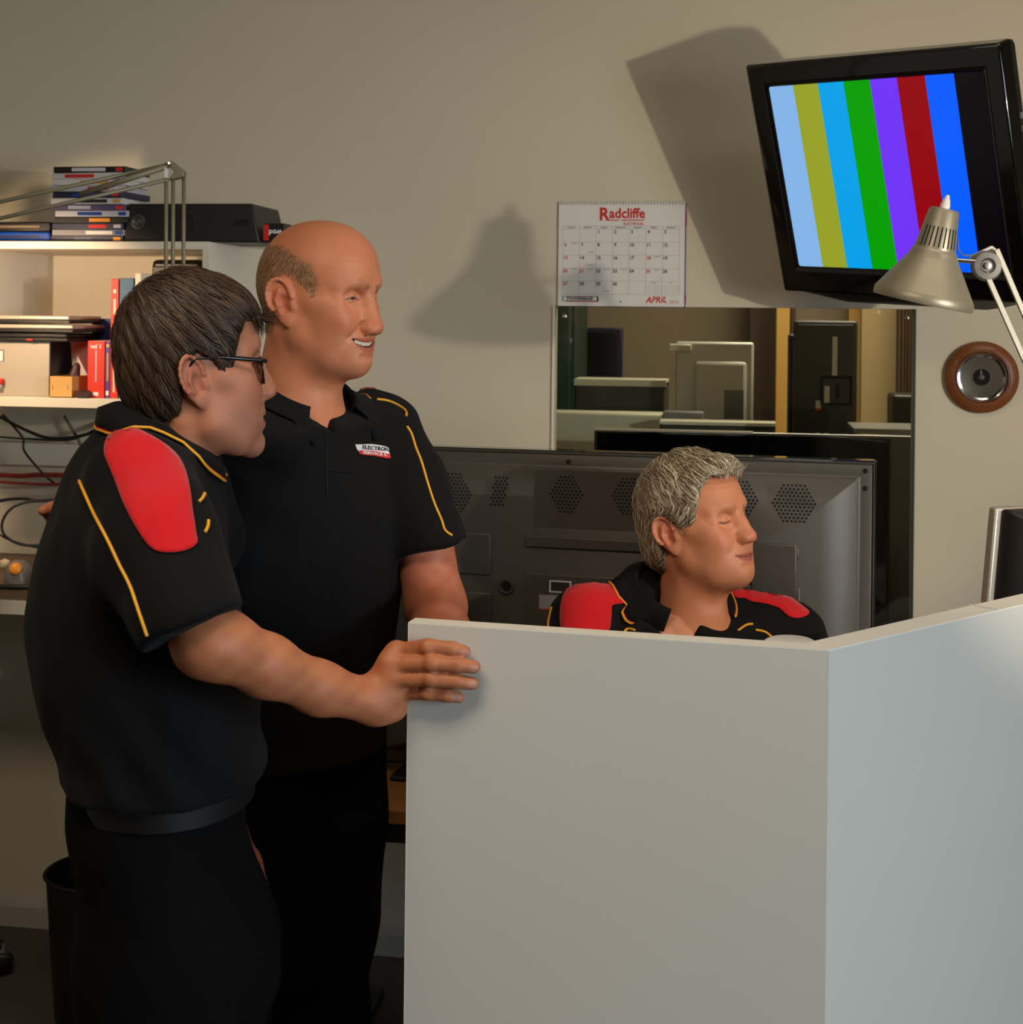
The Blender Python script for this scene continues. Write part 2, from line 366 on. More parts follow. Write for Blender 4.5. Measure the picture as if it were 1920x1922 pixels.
# ---------------------------------------------------------------- bench with televisions, table
def on_plane(px, py, O, n):
    d = uy(px,py,1.0)-V3((0,0,CAMZ)); o = V3((0,0,CAMZ)); return o+d*((O-o).dot(n)/d.dot(n))
TR_ = uy(1645,866,2.74); TLp = uy(700,832,2.98); TLp.z = TR_.z
ex = (TLp-TR_); Wt = ex.length; ex = -ex.normalized(); nb = V3((ex.y,-ex.x,0))           # nb faces the camera
O = TLp; ZB = 0.705; Ht = TR_.z-ZB-0.008
def tv(u, v, w=0.0): return O+ex*u-EZ*v+nb*w
tele = thing('large_television', tuple(O+ex*Wt/2-EZ*(O.z-ZB)), 'large dark grey television seen from behind on the wooden table', 'television')
def rect(u0,v0,u1,v1,w): return [tv(u0,v0,w),tv(u1,v0,w),tv(u1,v1,w),tv(u0,v1,w)]
MB().prism(rect(0,0,Wt,Ht,-0.05),rect(0,0,Wt,Ht,-0.004)).build('front_bezel','gloss_black',tele,bevel=0.004)
m = MB(); m.rings([rect(0.006,0.006,Wt-0.006,Ht-0.006,-0.006),rect(0.006,0.006,Wt-0.006,Ht-0.006,0.002),rect(0.012,0.012,Wt-0.012,Ht-0.012,0.004),rect(0.03,0.03,Wt-0.03,Ht-0.03,0.004),rect(0.034,0.034,Wt-0.034,Ht-0.034,0.010),rect(0.10,0.085,Wt-0.10,Ht-0.06,0.042)])
m.build('back_cover','tv_back',tele,bevel=0.003)
MB().tube([tv(0.004,0.004,0.002),tv(Wt-0.004,0.004,0.002),tv(Wt-0.004,Ht-0.004,0.002),tv(0.004,Ht-0.004,0.002)],0.0026,6,closed=True).build('metal_rim','tv_rim',tele)
def tvp(px,py): q = on_plane(px,py,tv(0,0,0.043),nb); return ((q-O).dot(ex), O.z-q.z)
def hexvent(px, py, r, shape='hex'):
    cu_, cv = tvp(px,py); m = MB(); pit = 0.0076; nrow = int(r/pit*1.15)+1
    for j in range(-nrow,nrow+1):
        for i in range(-nrow-1,nrow+2):
            du, dv = (i+(j%2)*0.5)*pit, j*pit*0.866
            ok = abs(dv) < r*0.95 and abs(du)+abs(dv)*0.577 < r*1.05
            if shape == 'bar': ok = abs(dv) < r*0.95 and abs(du+dv*0.12) < r*0.42-abs(dv)*0.03
            if not ok: continue
            c = tv(cu_+du,cv+dv,0.0426)
            m.add([c+(ex*math.cos(k*math.pi/3)+EZ*math.sin(k*math.pi/3))*0.0025 for k in range(6)],[(0,1,2,3,4,5)])
    m.build('vent_grille','hole_black',tele,fix=False)
for px, py, r, s in ((848,928,0.042,'hex'),(937,922,0.034,'bar'),(1063,928,0.036,'hex'),(1180,932,0.036,'hex'),(1390,938,0.036,'hex'),(1490,945,0.037,'hex'),(1472,1045,0.022,'hex')): hexvent(px,py,r,s)
def plate(px0,py0,px1,py1,name,mname,w0,w1,bev=0.004):
    a, b = tvp(px0,py0), tvp(px1,py1)
    return MB().prism(rect(a[0],a[1],b[0],b[1],w0),rect(a[0],a[1],b[0],b[1],w1)).build(name,mname,tele,bevel=bev)
plate(1003,880,1330,1004,'cover_panel','tv_back',0.04,0.0424,0.0004)
plate(985,1004,1500,1052,'cover_recess','tv_back',0.04,0.0465,0.003)
plate(845,998,921,1080,'cover_panel','tv_back',0.04,0.046,0.003)
plate(985,1074,1500,1330,'service_panel','tv_back',0.04,0.0475,0.003)
plate(845,1108,920,1300,'cover_panel','tv_back',0.04,0.046,0.003)
plate(1410,1018,1495,1120,'cover_panel','tv_back',0.04,0.0485,0.003)
for a_,b_ in (((1000,1004),(1000,870)),): pass
plate(1032,1088,1073,1113,'warning_label','label_white',0.047,0.0479,0); plate(1035,1091,1070,1110,'warning_panel','ink_black',0.0478,0.0481,0)
plate(1013,1115,1080,1146,'rating_label','label_grey',0.047,0.0479,0); plate(1013,1141,1080,1147,'rating_stripe','ink_red',0.0478,0.0481,0)
cu_, cv = tvp(950,1101); c = tv(cu_,cv,0.042)
MB().lathe(c,nb,[(0.016,-0.002),(0.016,0.003),(0.012,0.004),(0.0095,0.002),(0.0095,-0.001),(0,-0.001)],24).build('screw_boss',['tv_rim'],tele,smooth=40)
MB().lathe(c+nb*0.0012,nb,[(0.009,0),(0.009,0.001),(0,0.001)],20).build('screw_hole','hole_black',tele)
for u,v in ((Wt-0.02,0.018),(Wt-0.02,0.05),(0.4,0.02)):
    MB().lathe(tv(u,v,0.0035),nb,[(0.005,0),(0.005,0.001),(0,0.0012)],12).build('screw','hole_black',tele)
sbase = tv(Wt/2,Ht+0.008,-0.02); sbase.z = ZB
MB().obox(sbase+EZ*0.005,ex*0.42,nb*0.1,EZ*0.005).build('stand_foot','black_plastic',tele,bevel=0.004)
MB().obox(sbase+EZ*0.03,ex*0.1,nb*0.02,EZ*0.03).build('stand_neck','black_plastic',tele)
# wooden table
te = uy(705,1527,2.72); tx0 = te.x-0.25
table = thing('work_table',(-0.3,3.1,0),'wooden work table with black steel frame under the large television','table')
tf = te.y
MB().box((tx0,tf,ZB-0.026),(0.27,3.45,ZB)).build('table_top','beech_wood',table,bevel=0.002)
MB().box((tx0+0.01,tf+0.008,ZB-0.062),(0.26,tf+0.035,ZB-0.026)).build('frame_rail','black_plastic',table)
MB().box((tx0+0.01,3.40,ZB-0.062),(0.26,3.43,ZB-0.026)).build('frame_rail','black_plastic',table)
for x in (tx0+0.06,0.22):
    MB().box((x-0.02,3.0,0.03),(x+0.02,3.04,ZB-0.026)).build('leg','black_plastic',table)
    MB().box((x-0.025,tf+0.05,0.0),(x+0.025,3.42,0.03)).build('foot_bar','black_plastic',table,bevel=0.004)
MB().box((tx0+0.08,3.0,0.08),(0.2,3.03,0.12)).build('stretcher','black_plastic',table)
a, b = uy(668,1848,3.2), uy(800,1802,3.35); a.z = b.z = 0.016
tag(MB().tube([a,b],0.012,8).build('floor_strut','arm_steel',smooth=40),'dark steel strut lying across the floor under the table','strut')
# left workbench
BZ = 0.973
bench = thing('workbench',(-1.9,3.3,0),'brown topped workbench with white front edge at the left wall','bench')
MB().box((-2.8,3.06,BZ-0.028),(-0.98,WALL-0.002,BZ)).build('worktop','bench_brown',bench)
MB().box((-2.8,3.055,BZ-0.030),(-0.978,3.06,BZ+0.0005)).build('front_edging','shelf_white',bench)
for x in (-2.75,-1.02): MB().box((x-0.02,3.1,0),(x+0.02,3.62,BZ-0.028)).build('leg_panel','shelf_white',bench)

# ---------------------------------------------------------------- shelf unit
SF = 3.25                                    # front plane of the shelf
zt = uw(200,453,SF).z; zb2 = uw(100,747,SF).z; sxr = uw(385,600,SF).x; sxl = uw(99,600,WALL-0.02).x
shelf = thing('shelf_unit',((sxl+sxr)/2,(SF+WALL)/2,zb2-0.022),'white wall shelf unit with books and boxes above the workbench','shelf')
MB().box((sxl-0.016,SF,zt-0.018),(sxr+0.008,WALL-0.002,zt)).build('top_board','shelf_white',shelf,bevel=0.001)
MB().box((sxl-0.016,SF,zb2-0.022),(sxr+0.008,WALL-0.002,zb2)).build('bottom_board','shelf_white',shelf,bevel=0.001)
MB().box((sxl-0.016,SF,zb2),(sxl,WALL-0.002,zt-0.018)).build('side_panel','shelf_white',shelf)
MB().box((sxr-0.008,SF,zb2),(sxr+0.008,WALL-0.002,zt-0.018)).build('side_panel','shelf_white',shelf)
MB().box((sxl,WALL-0.02,zb2),(sxr-0.008,WALL-0.004,zt-0.018)).build('back_board','shelf_white',shelf)
# discs cases in a stack
cols = ['case_navy','case_grey','case_navy','case_black','case_pale','case_purple','case_white','case_navy','case_pale','case_white','case_white','case_black']
spn = ['case_purple','case_white','ink_red','orange_plastic','case_blue','case_pale','ink_black','case_blue','ink_red','post_yellow','ink_red','case_white']
desc = ['bottom navy','second lowest grey','third lowest navy','fourth lowest black','pale grey fifth from bottom','purple sixth from bottom','white seventh from bottom','navy eighth from bottom','pale grey ninth from bottom','white tenth from bottom','white second from top','topmost black']
p0 = uw(93,450,SF+0.02)
for i in range(12):
    rz = random.uniform(-0.05,0.05)+(-0.08 if i in (7,10) else 0)
    ux, uyv = V3((math.cos(rz),math.sin(rz),0)), V3((-math.sin(rz),math.cos(rz),0))
    c = V3((p0.x+0.092+random.uniform(-0.006,0.006), SF+0.03+0.068, zt+0.0072+i*0.0147))
    t = thing('disc_case', tuple(c-EZ*0.0072), f'{desc[i]} disc case in the stack on the shelf unit', 'disc case', 'disc cases stacked on the shelf')
    MB().obox(c,ux*0.09,uyv*0.067,EZ*0.0071).build('case_body',cols[i],t,bevel=0.001)
    MB().obox(c-uyv*0.0672-ux*random.uniform(-0.03,0.03),ux*random.uniform(0.02,0.045),uyv*0.0004,EZ*0.004).build('spine_print',spn[i],t)
    MB().obox(c-uyv*0.0672+ux*0.075,ux*0.009,uyv*0.0004,EZ*0.004).build('spine_print',spn[(i+3)%12],t)
for k,(mm,lab) in enumerate((('case_blue','blue flat case left of the disc cases'),('case_black','black flat case on top of the blue case'))):
    c = V3((p0.x-0.10,SF+0.10,zt+0.012+k*0.0235))
    t = thing('flat_case',tuple(c-EZ*0.012),lab+' on the shelf unit','case')
    MB().obox(c,EX*0.095,EY*0.07,EZ*0.0115).build('case_body',mm,t,bevel=0.004)
    MB().obox(c-EY*0.0702+EX*0.01,EX*0.06,EY*0.0004,EZ*0.003).build('spine_print','case_navy' if k==0 else 'bench_brown',t)
# black centre speaker
a, b = uw(232,454,SF+0.03), uw(487,454,SF+0.03); h = 0.09; y0, y1 = SF+0.03, SF+0.24
spk = thing('centre_speaker',((a.x+b.x)/2,(y0+y1)/2,zt),'black centre speaker with slanted end on top of the shelf unit','speaker')
def tr(y,dy): return [V3((a.x,y,zt)),V3((b.x,y,zt)),V3((b.x-0.022,y+dy,zt+h)),V3((a.x+0.005,y+dy,zt+h))]
MB().prism(tr(y0,0.01),tr(y1,-0.005)).build('cabinet','black_plastic',spk,bevel=0.004)
def spt(px,py): q = uw(px,py,y0); s_ = (q.z-zt)/h*0.01; return V3((q.x,y0+s_-0.0005,q.z))
c = spt(258,416); MB().lathe(c,-EY,[(0.017,-0.002),(0.017,0.003),(0.013,0.004),(0.009,0.0005),(0.0045,0.0025),(0,0.003)],24).build('driver','dark_shell',spk,smooth=40)
for py in (408,420): MB().lathe(spt(280,py),-EY,[(0.003,-0.002),(0.003,0.001),(0,0.0012)],10).build('port','hole_black',spk)
c = spt(452,418); MB().obox(c,EX*0.018,EY*0.001,EZ*0.007).build('badge_recess','hole_black',spk)
c = spt(345,416); MB().lathe(c,-EY,[(0.03,-0.002),(0.03,0.002),(0.024,0.003),(0.012,0.0005),(0,0.001)],28).build('driver','black_plastic',spk,smooth=40)
a, b = uw(495,440,SF+0.05), uw(533,419,SF+0.05)
bx_ = thing('small_carton',((a.x+b.x)/2,SF+0.08,zt),'small black carton with red end beside the centre speaker','carton')
MB().box((a.x,SF+0.05,zt),(b.x,SF+0.11,b.z)).build('carton_body','case_black',bx_,bevel=0.001)
MB().box((a.x-0.0005,SF+0.0495,zt+0.006),(a.x+0.012,SF+0.051,b.z-0.003)).build('red_print','ink_red',bx_)
m = MB(); add_text(m,'wod',0.018,((a.x+b.x)/2+0.004,SF+0.0492,(zt+b.z)/2+0.002),-EX,-EZ,bold=True); m.build('lettering','paper',bx_)
# items on the lower board
def slab(name,label,cat,px0,px1,ytop,wy,depth,mname,bev=0.0015,spine=None,group=None):
    a, b = uw(px0,700,wy), uw(px1,700,wy); z1 = uw((px0+px1)/2,ytop,wy).z
    t = thing(name,((a.x+b.x)/2,wy+depth/2,zb2),label,cat,group)
    MB().box((a.x,wy,zb2),(b.x,wy+depth,z1)).build('cover' if cat in ('book','folder') else 'box_body',mname,t,bevel=bev)
    return t, a, b, z1
t,a,b,z1 = slab('instrument_case','silver metal instrument case with black side on the lower shelf','case',-70,92,640,3.3,0.2,['silver_box'])
MB().box((b.x-0.0005,3.304,zb2+0.002),(b.x+0.0015,3.5,z1-0.002)).build('side_cover','case_black',t)
c = uw(4,668,3.298); MB().box((c.x-0.012,3.297,c.z-0.012),(c.x+0.002,3.301,c.z+0.012)).build('name_plate','label_white',t)
MB().box((c.x-0.013,3.2985,c.z-0.013),(c.x+0.004,3.3005,c.z+0.015)).build('plate_rim','grey_plastic',t)
c = uw(3,716,3.29); MB().cyl(c-EX*0.02,c+EX*0.004,0.007,n=12).build('knob','ink_red',t,smooth=40); MB().cyl(c-EZ*0.013-EX*0.02,c-EZ*0.013+EX*0.001,0.006,n=12).build('knob','label_grey',t,smooth=40)
dz = z1
for k,(px1,lab,mm) in enumerate(((128,'lowest','black_plastic'),(139,'middle','device_silver'),(132,'topmost','device_silver'))):
    b = uw(px1,640,3.29); hh = 0.019
    t = thing('disc_drive',(b.x-0.11,3.36,dz),f'{lab} slim silver and black drive stacked on the instrument case','drive','slim drives on the instrument case')
    MB().box((b.x-0.22,3.285,dz+0.0005),(b.x,3.46,dz+0.009)).build('base','black_plastic',t,bevel=0.002)
    MB().box((b.x-0.222,3.283,dz+0.009),(b.x-0.001,3.462,dz+hh)).build('lid',mm,t,bevel=0.003)
    if k == 0: MB().box((b.x-0.10,3.281,dz+0.002),(b.x-0.085,3.285,dz+0.006)).build('button','ink_red',t)
    dz += hh+0.002
c0, c1 = uw(94,706,3.27), uw(135,706,3.27); z1 = c0.z
t = thing('small_cardboard_box',((c0.x+c1.x)/2,3.3,zb2),'small open cardboard box in front of the leaning papers','box')
yb = 3.36
for lo,hi in (((c0.x,3.27),(c1.x,3.272)),((c0.x,yb),(c1.x,yb+0.002)),((c0.x,3.272),(c0.x+0.002,yb)),((c1.x-0.002,3.272),(c1.x,yb))): MB().box((lo[0],lo[1],zb2),(hi[0],hi[1],z1)).build('side','card_brown',t)
MB().box((c0.x,3.27,zb2),(c1.x,yb,zb2+0.002)).build('base','card_brown',t)
for px in (99,127):
    s = uw(px,727,3.2695); MB().box((s.x-0.0006,3.2692,s.z-0.005),(s.x+0.0006,3.2702,s.z+0.005)).build('staple','grey_plastic',t)
tag(MB().lathe(((c0.x+c1.x)/2,3.315,zb2+0.002),(0.25,0,1),[(0.012,0),(0.014,0.02),(0.013,0.05),(0.008,0.075),(0.004,0.08),(0,0.081)],14).build('leather_pouch','dark_leather',smooth=50),'dark brown leather pouch standing in the small cardboard box','pouch')
a = uw(152,751,3.262); tag(MB().lathe((a.x,3.275,zb2),EZ,[(0.012,0),(0.018,0.003),(0.018,0.014),(0.012,0.018),(0,0.018)],18).build('tape_roll','dark_leather',smooth=40),'dark brown tape roll at the front of the lower shelf','tape')
for k in range(2):
    a, b = uw(131+k*14,626+k*40,3.40-k*0.03), uw(166-k*4,630+k*40,3.44-k*0.03); lo = uw(150+k*6,748,3.36-k*0.02)
    v = [V3((lo.x-0.018,3.37-k*0.02,zb2)),V3((lo.x+0.018,3.40-k*0.02,zb2)),b,a]
    tag(MB().prism(v,[p+V3((0.0006,0.0010,0)) for p in v]).build('paper_sheet','paper'),('taller' if k==0 else 'shorter')+' white sheet of paper leaning between box and red book','paper')
def book(px0,px1,ytop,wy,mname,label,prints,depth=0.17):
    t,a,b,z1 = slab('book',label,'book',px0,px1,ytop,wy,depth,mname)
    MB().box((a.x+0.002,wy+0.004,z1-0.003),(b.x-0.002,wy+depth+0.0005,z1+0.0002)).build('pages','page_cream',t)
    for (f0,f1,w_,mm) in prints:
        hgt = z1-zb2; cx = (a.x+b.x)/2; ww = (b.x-a.x)*w_/2
        MB().box((cx-ww,wy-0.0006,z1-hgt*f1),(cx+ww,wy+0.001,z1-hgt*f0)).build('spine_print',mm,t)
    return t,a,b,z1
t,a,b,z1 = book(164,196,640,3.285,'book_red','short red book with white volume lettering on the lower shelf',((0.16,0.72,0.08,'case_pale'),(0.9,0.96,0.3,'paper')))
m = MB(); add_text(m,'vol 1',0.014,((a.x+b.x)/2,3.2842,z1-0.013),EX,EZ,bold=True,fit=0.026); m.build('lettering','paper',t)
book(197.5,206,641,3.285,'book_purple','narrow purple book between the two red books',((0.05,0.1,0.5,'ink_yellow'),(0.2,0.7,0.4,'post_yellow'),(0.87,0.95,0.6,'paper')))
slab('folder','blue folder standing behind the short red book','folder',172,214,598,3.46,0.01,'folder_blue')
book(206.5,221,523,3.285,'book_red','tall red book with white spine lettering on the lower shelf',((0.09,0.12,0.35,'paper'),(0.17,0.3,0.3,'page_cream'),(0.7,0.95,0.2,'page_cream')))
book(222.5,249,522,3.285,'book_blue','blue book next to the tall red book',((0.2,0.42,0.5,'post_yellow'),(0.75,0.97,0.6,'paper')))
book(251.5,263,513,3.285,'page_cream','cream book behind the dark haired man\'s head',((0.1,0.3,0.4,'ink_grey'),))
a, b = uw(281,700,3.5), uw(379,700,3.5); z1 = uw(300,487,3.5).z
t = thing('tablet_monitor',((a.x+b.x)/2,3.52,zb2),'dark grey screen standing at the right end of the lower shelf','screen')
MB().box((a.x,3.5,zb2),(b.x-0.004,3.53,z1)).build('frame','case_black',t,bevel=0.012)
MB().box((a.x+0.004,3.496,zb2+0.01),(a.x+0.062,3.503,z1-0.016)).build('back_plate','dark_shell',t,bevel=0.004)
# under the shelf: trunking, cables, tool
a, b = uw(0,830,WALL-0.03), uw(0,872,WALL-0.03)
tag(MB().box((-2.6,WALL-0.035,b.z),(-1.0,WALL-0.001,a.z)).build('cable_trunking','shelf_white',bevel=0.003),'pale cable trunking along the wall under the shelf unit','trunking')
def cable(pts,r,mname,label,cat='cable'):
    P = [uw(x,y,w) for x,y,w in pts]; out = []
    for i in range(len(P)-1):
        p0_,p1_,p2_,p3_ = P[max(i-1,0)],P[i],P[i+1],P[min(i+2,len(P)-1)]
        for k in range(8):
            s = k/8; out.append(0.5*((2*p1_)+(p2_-p0_)*s+(2*p0_-5*p1_+4*p2_-p3_)*s*s+(3*p1_-p0_-3*p2_+p3_)*s**3))
    out.append(P[-1]); return tag(MB().tube(out,r,8).build(cat,mname,smooth=True),label,cat)
cable([(-40,760,3.6),(10,788,3.58),(50,808,3.56),(85,821,3.55),(120,823,3.55),(165,815,3.56),(215,800,3.58),(260,780,3.6)],0.0042,'cable_black','thick black cable sagging under the shelf unit')
cable([(-40,815,3.62),(10,821,3.61),(60,824,3.6),(130,826,3.6),(175,808,3.6),(230,780,3.62)],0.0024,'cable_black','thin black cable sagging below the thick one')
cable([(5,778,3.57),(25,800,3.56),(43,823,3.56),(45,845,3.56),(62,868,3.56),(85,893,3.57),(105,910,3.6)],0.003,'cable_black','black cable hanging down towards the red cables')
cable([(120,780,3.63),(145,822,3.63),(160,850,3.63)],0.004,'cable_grey','grey cable running down the wall under the shelf')
cable([(-40,888,3.6),(30,893,3.6),(80,891,3.6),(160,893,3.6)],0.006,'cable_red','upper red cable along the wall under the trunking')
cable([(-40,902,3.59),(40,907,3.59),(100,909,3.59),(160,905,3.59)],0.0036,'cable_red','lower red cable along the wall under the trunking')
cable([(-30,948,3.5),(10,938,3.48),(45,936,3.47),(70,940,3.47),(110,938,3.5)],0.004,'cable_black','black cable bundle looping left of the dark haired man')
cable([(110,942,3.49),(60,941,3.45),(25,952,3.43),(6,975,3.42),(6,1000,3.42),(28,1018,3.43),(60,1024,3.45),(110,1020,3.5)],0.0034,'cable_black','black cable loop hanging left of the dark haired man')
cable([(-30,990,3.45),(2,1005,3.44),(20,1014,3.44),(70,1028,3.46),(110,1034,3.5)],0.0024,'cable_black','thin black cable under the hanging loop')
c = uy(28,1066,3.45); cz = BZ
t = thing('bench_tool',(c.x,c.y,BZ),'grey bench tool with orange cap on the workbench','tool')
MB().lathe((c.x+0.008,c.y,BZ),EZ,[(0.03,0),(0.032,0.01),(0.03,0.03),(0.024,0.05),(0.012,0.058),(0,0.06)],20).build('body','grey_plastic',t,smooth=50)
MB().lathe((c.x+0.014,c.y-0.024,BZ+0.042),(0.35,-0.8,0.45),[(0.014,-0.004),(0.014,0.006),(0.01,0.01),(0,0.011)],18).build('cap','orange_plastic',t,smooth=40)
MB().lathe((c.x-0.022,c.y-0.006,BZ+0.045),EZ,[(0.006,-0.01),(0.014,0),(0.012,0.012),(0,0.017)],16).build('knob','cream_plastic',t,smooth=50)
MB().tube([V3((c.x-0.2,c.y-0.05,BZ+0.006)),V3((c.x-0.05,c.y-0.06,BZ+0.006)),V3((c.x+0.04,c.y-0.05,BZ+0.006)),V3((c.x+0.12,c.y-0.02,BZ+0.006))],0.006,8).build('cord','cable_black',t,smooth=True)
# waste bin
bc = c2w((205-960)/FPX*3.42,3.42,0)
bn = thing('waste_bin',tuple(bc),'black waste bin on the floor behind the dark haired man','bin')
zr = CAMZ-(1640-HOR)/FPX*3.42
MB().lathe(bc,EZ,[(0.102,0),(0.104,0.004),(0.126,zr-0.004),(0.123,zr-0.004),(0.101,0.008),(0,0.008)],36).build('bucket','black_plastic',bn,smooth=40)
MB().lathe(bc,EZ,[(0.124,zr-0.006),(0.131,zr-0.006),(0.133,zr-0.002),(0.131,zr),(0.124,zr),(0.124,zr-0.006)],36,cap=False).build('rim','black_plastic',bn,smooth=40)
# stool with casters, mostly out of frame
def star_base(t,c,r,zc,ang=0.0,zh=0.42):
    for k in range(5):
        d = V3((math.cos(ang+k*1.2566),math.sin(ang+k*1.2566),0)); e = c+d*r
        MB().tube([c+EZ*(zc+0.05),c+d*r*0.5+EZ*(zc+0.03),e+EZ*(zc)],[0.02,0.016,0.012],8).build('star_leg','black_plastic',t,smooth=40)
        s = V3((-d.y,d.x,0))
        w = MB().lathe(e-s*0.022+EZ*0.026,s,[(0.02,0),(0.026,0.004),(0.026,0.016),(0.02,0.02)],18); w.lathe(e+s*0.002+EZ*0.026,s,[(0.02,0),(0.026,0.004),(0.026,0.016),(0.02,0.02)],18)
        ob = w.build('caster','black_plastic',t,smooth=40)
        MB().cyl(e+EZ*0.03,e+EZ*zc,0.006,n=10).build('caster_stem','label_grey',ob if False else t,smooth=40)
    MB().cyl(c+EZ*(zc+0.03),c+EZ*zh,0.022,n=16).build('gas_column','black_plastic',t,smooth=40)
sc_ = uy(4,1800,3.62); sc_.z = 0; ctr = sc_-V3((0.27,-0.01,0)); ctr.y = 3.28
ang0 = math.atan2(sc_.y-ctr.y, sc_.x-ctr.x)
stl = thing('work_stool',tuple(ctr),'black work stool on casters at the left edge of the floor','stool')
star_base(stl,ctr,(sc_-ctr).length,0.07,ang0,0.5)
MB().lathe(ctr+EZ*0.5,EZ,[(0.16,0),(0.18,0.02),(0.18,0.05),(0.15,0.065),(0,0.07)],28).build('seat','chair_fabric',stl,smooth=50)

# ---------------------------------------------------------------- left desk lamp with long arms
ld = 3.0
def lp(x,y,d=ld): return uy(x,y,d)
lamp = thing('articulated_lamp',tuple(V3((lp(330,600).x,lp(330,600).y,BZ))),'long armed metal lamp reaching over the shelf unit','lamp')
def bar(pts,name='arm_bar',r=0.0042,mm='arm_steel',t=lamp): return MB().tube(pts,r,8).build(name,mm,t,smooth=True)
bar([lp(-260,436),lp(318,309)]); bar([lp(-260,470,2.97),lp(316,337,2.97)]); bar([lp(150,365,2.98),lp(315,312,2.98)],'tension_spring',0.006)
k = [lp(310,305,2.985),lp(322,302,2.985),lp(347,322,2.985),lp(345,332,2.985),lp(330,336,2.985),lp(316,338,2.985),lp(328,322,2.985)]
MB().prism([p-_Y*0.004 for p in k],[p+_Y*0.02 for p in k]).build('elbow_plate','arm_steel',lamp,bevel=0.002)
MB().lathe(lp(316,310,2.978),-_Y,[(0.006,0),(0.006,0.003),(0,0.004)],14).build('pivot_screw','chrome',lamp,smooth=40)
MB().box(tuple(lp(308,344,2.975)),tuple(lp(308,344,2.975)+V3((0.006,0.006,0.03)))).build('clip','label_white',lamp)
for x,d in ((312,2.97),(325,2.99),(345,3.0)): bar([lp(x,334,d),lp(x-1,620,d)])
bar([lp(328,600,2.99),lp(328,620,2.99),V3((lp(328,600).x,lp(328,600).y+0.1,BZ+0.04))],'post',0.011)
MB().lathe(V3((lp(328,600).x,lp(328,600).y+0.1,BZ)),EZ,[(0.045,0),(0.045,0.012),(0.02,0.02),(0.014,0.04),(0,0.04)],24).build('base','arm_steel',lamp,smooth=40)
hd = lp(-265,452,2.98)
MB().lathe(hd,(hd-V3((-1.62,3.55,1.52))).normalized(),[(0.085,-0.13),(0.083,-0.12),(0.045,-0.03),(0.03,0.0),(0.026,0.04),(0,0.045)],28,cap=False).build('lamp_shade','lamp_silver',lamp,smooth=40)
light('shelf_lamp_bulb','SPOT',tuple(hd+(V3((-1.62,3.55,1.52))-hd)*0.25),(-1.60,3.6,1.40),13,(1.0,0.70,0.42),0.04).data.spot_size = 1.7

# ---------------------------------------------------------------- calendar
cy = WALL-0.006
c0, c1, c2, c3 = uw(1049,379,cy), uw(1286,378,cy), uw(1288,577,cy), uw(1047,573,cy)
cw, ch = c1.x-c0.x, (c0.z+c1.z)/2-(c2.z+c3.z)/2
cx0, czt = c0.x, (c0.z+c1.z)/2
cal = thing('wall_calendar',(cx0+cw/2,WALL,czt-ch),'white paper wall calendar for April hanging above the glass pane','calendar')
MB().box((cx0+0.002,WALL-0.0035,czt-ch-0.001),(cx0+cw+0.003,WALL-0.001,czt-0.002)).build('page_stack','ink_purple',cal)
MB().box((cx0,WALL-0.006,czt-ch),(cx0+cw,WALL-0.0035,czt)).build('page','paper',cal)
MB().box((cx0+cw+0.0005,WALL-0.0034,czt-ch+0.01),(cx0+cw+0.0045,WALL-0.0012,czt-ch+0.03)).build('page_corner','ink_red',cal)
MB().box((cx0+cw+0.0005,WALL-0.0034,czt-0.06),(cx0+cw+0.0045,WALL-0.0012,czt-0.02)).build('page_corner','ink_red',cal)
YP = WALL-0.0062
def cp(u,v): return V3((cx0+u*cw,YP,czt-v*ch))                     # u, v in page fractions
for i in range(40):
    p = cp((i+0.7)/40.4,0.02)
    MB().tube([p+V3((0,-0.0015+0.002*math.cos(a),0.004*math.sin(a)+0.002)) for a in np.linspace(0,6.283,9)[:-1]],0.0006,5,closed=True).build('wire_ring','brushed_metal',cal)
m = MB(); L0,L1,T0,T1 = 0.035,0.958,0.235,0.885
for i in range(8):
    u = L0+(L1-L0)*i/7; a = cp(u,T0); b = cp(u,T1); m.box((a.x-0.0003,YP-0.0001,b.z),(a.x+0.0003,YP+0.0003,a.z))
for v in [T0]+[0.262+(T1-0.262)*j/5 for j in range(6)]:
    a, b = cp(L0,v), cp(L1,v); m.box((a.x,YP-0.0001,a.z-0.0003),(b.x,YP+0.0003,a.z+0.0003))
m.build('ruled_grid','ink_grey',cal)
mb, mr, mg = MB(), MB(), MB()
RED = {6,13,20,27,18,21,25}
for d in range(1,31):
    idx = d+1; r_, c_ = divmod(idx,7)
    u = L0+(L1-L0)*(c_+0.12)/7; v = 0.262+(T1-0.262)*(r_+0.22)/5
    add_text(mr if d in RED else mb,str(d),0.0115,cp(u+0.006,v),EX,EZ,bold=True)
    if d in (6,7,14,18,20,21,22,23,25,29): 
        q = cp(u+0.075,v-0.015 if d not in (7,14,29) else v+0.07); mg.box((q.x-0.008,YP-0.0001,q.z-0.0008),(q.x+0.008,YP+0.0003,q.z+0.0008))
for i,s in enumerate(('SUNDAY','MONDAY','TUESDAY','WEDNESDAY','THURSDAY','FRIDAY','SATURDAY')):
    add_text(mb,s,0.0045,cp(L0+(L1-L0)*(i+0.5)/7,0.248),EX,EZ,bold=True)
for j in range(6):
    for i in range(14):
        q = cp(0.70+0.255*i/13+(0.01 if i>6 else 0),0.80+0.013*j); mg.box((q.x-0.0008,YP-0.0001,q.z-0.0007),(q.x+0.0008,YP+0.0003,q.z+0.0007))
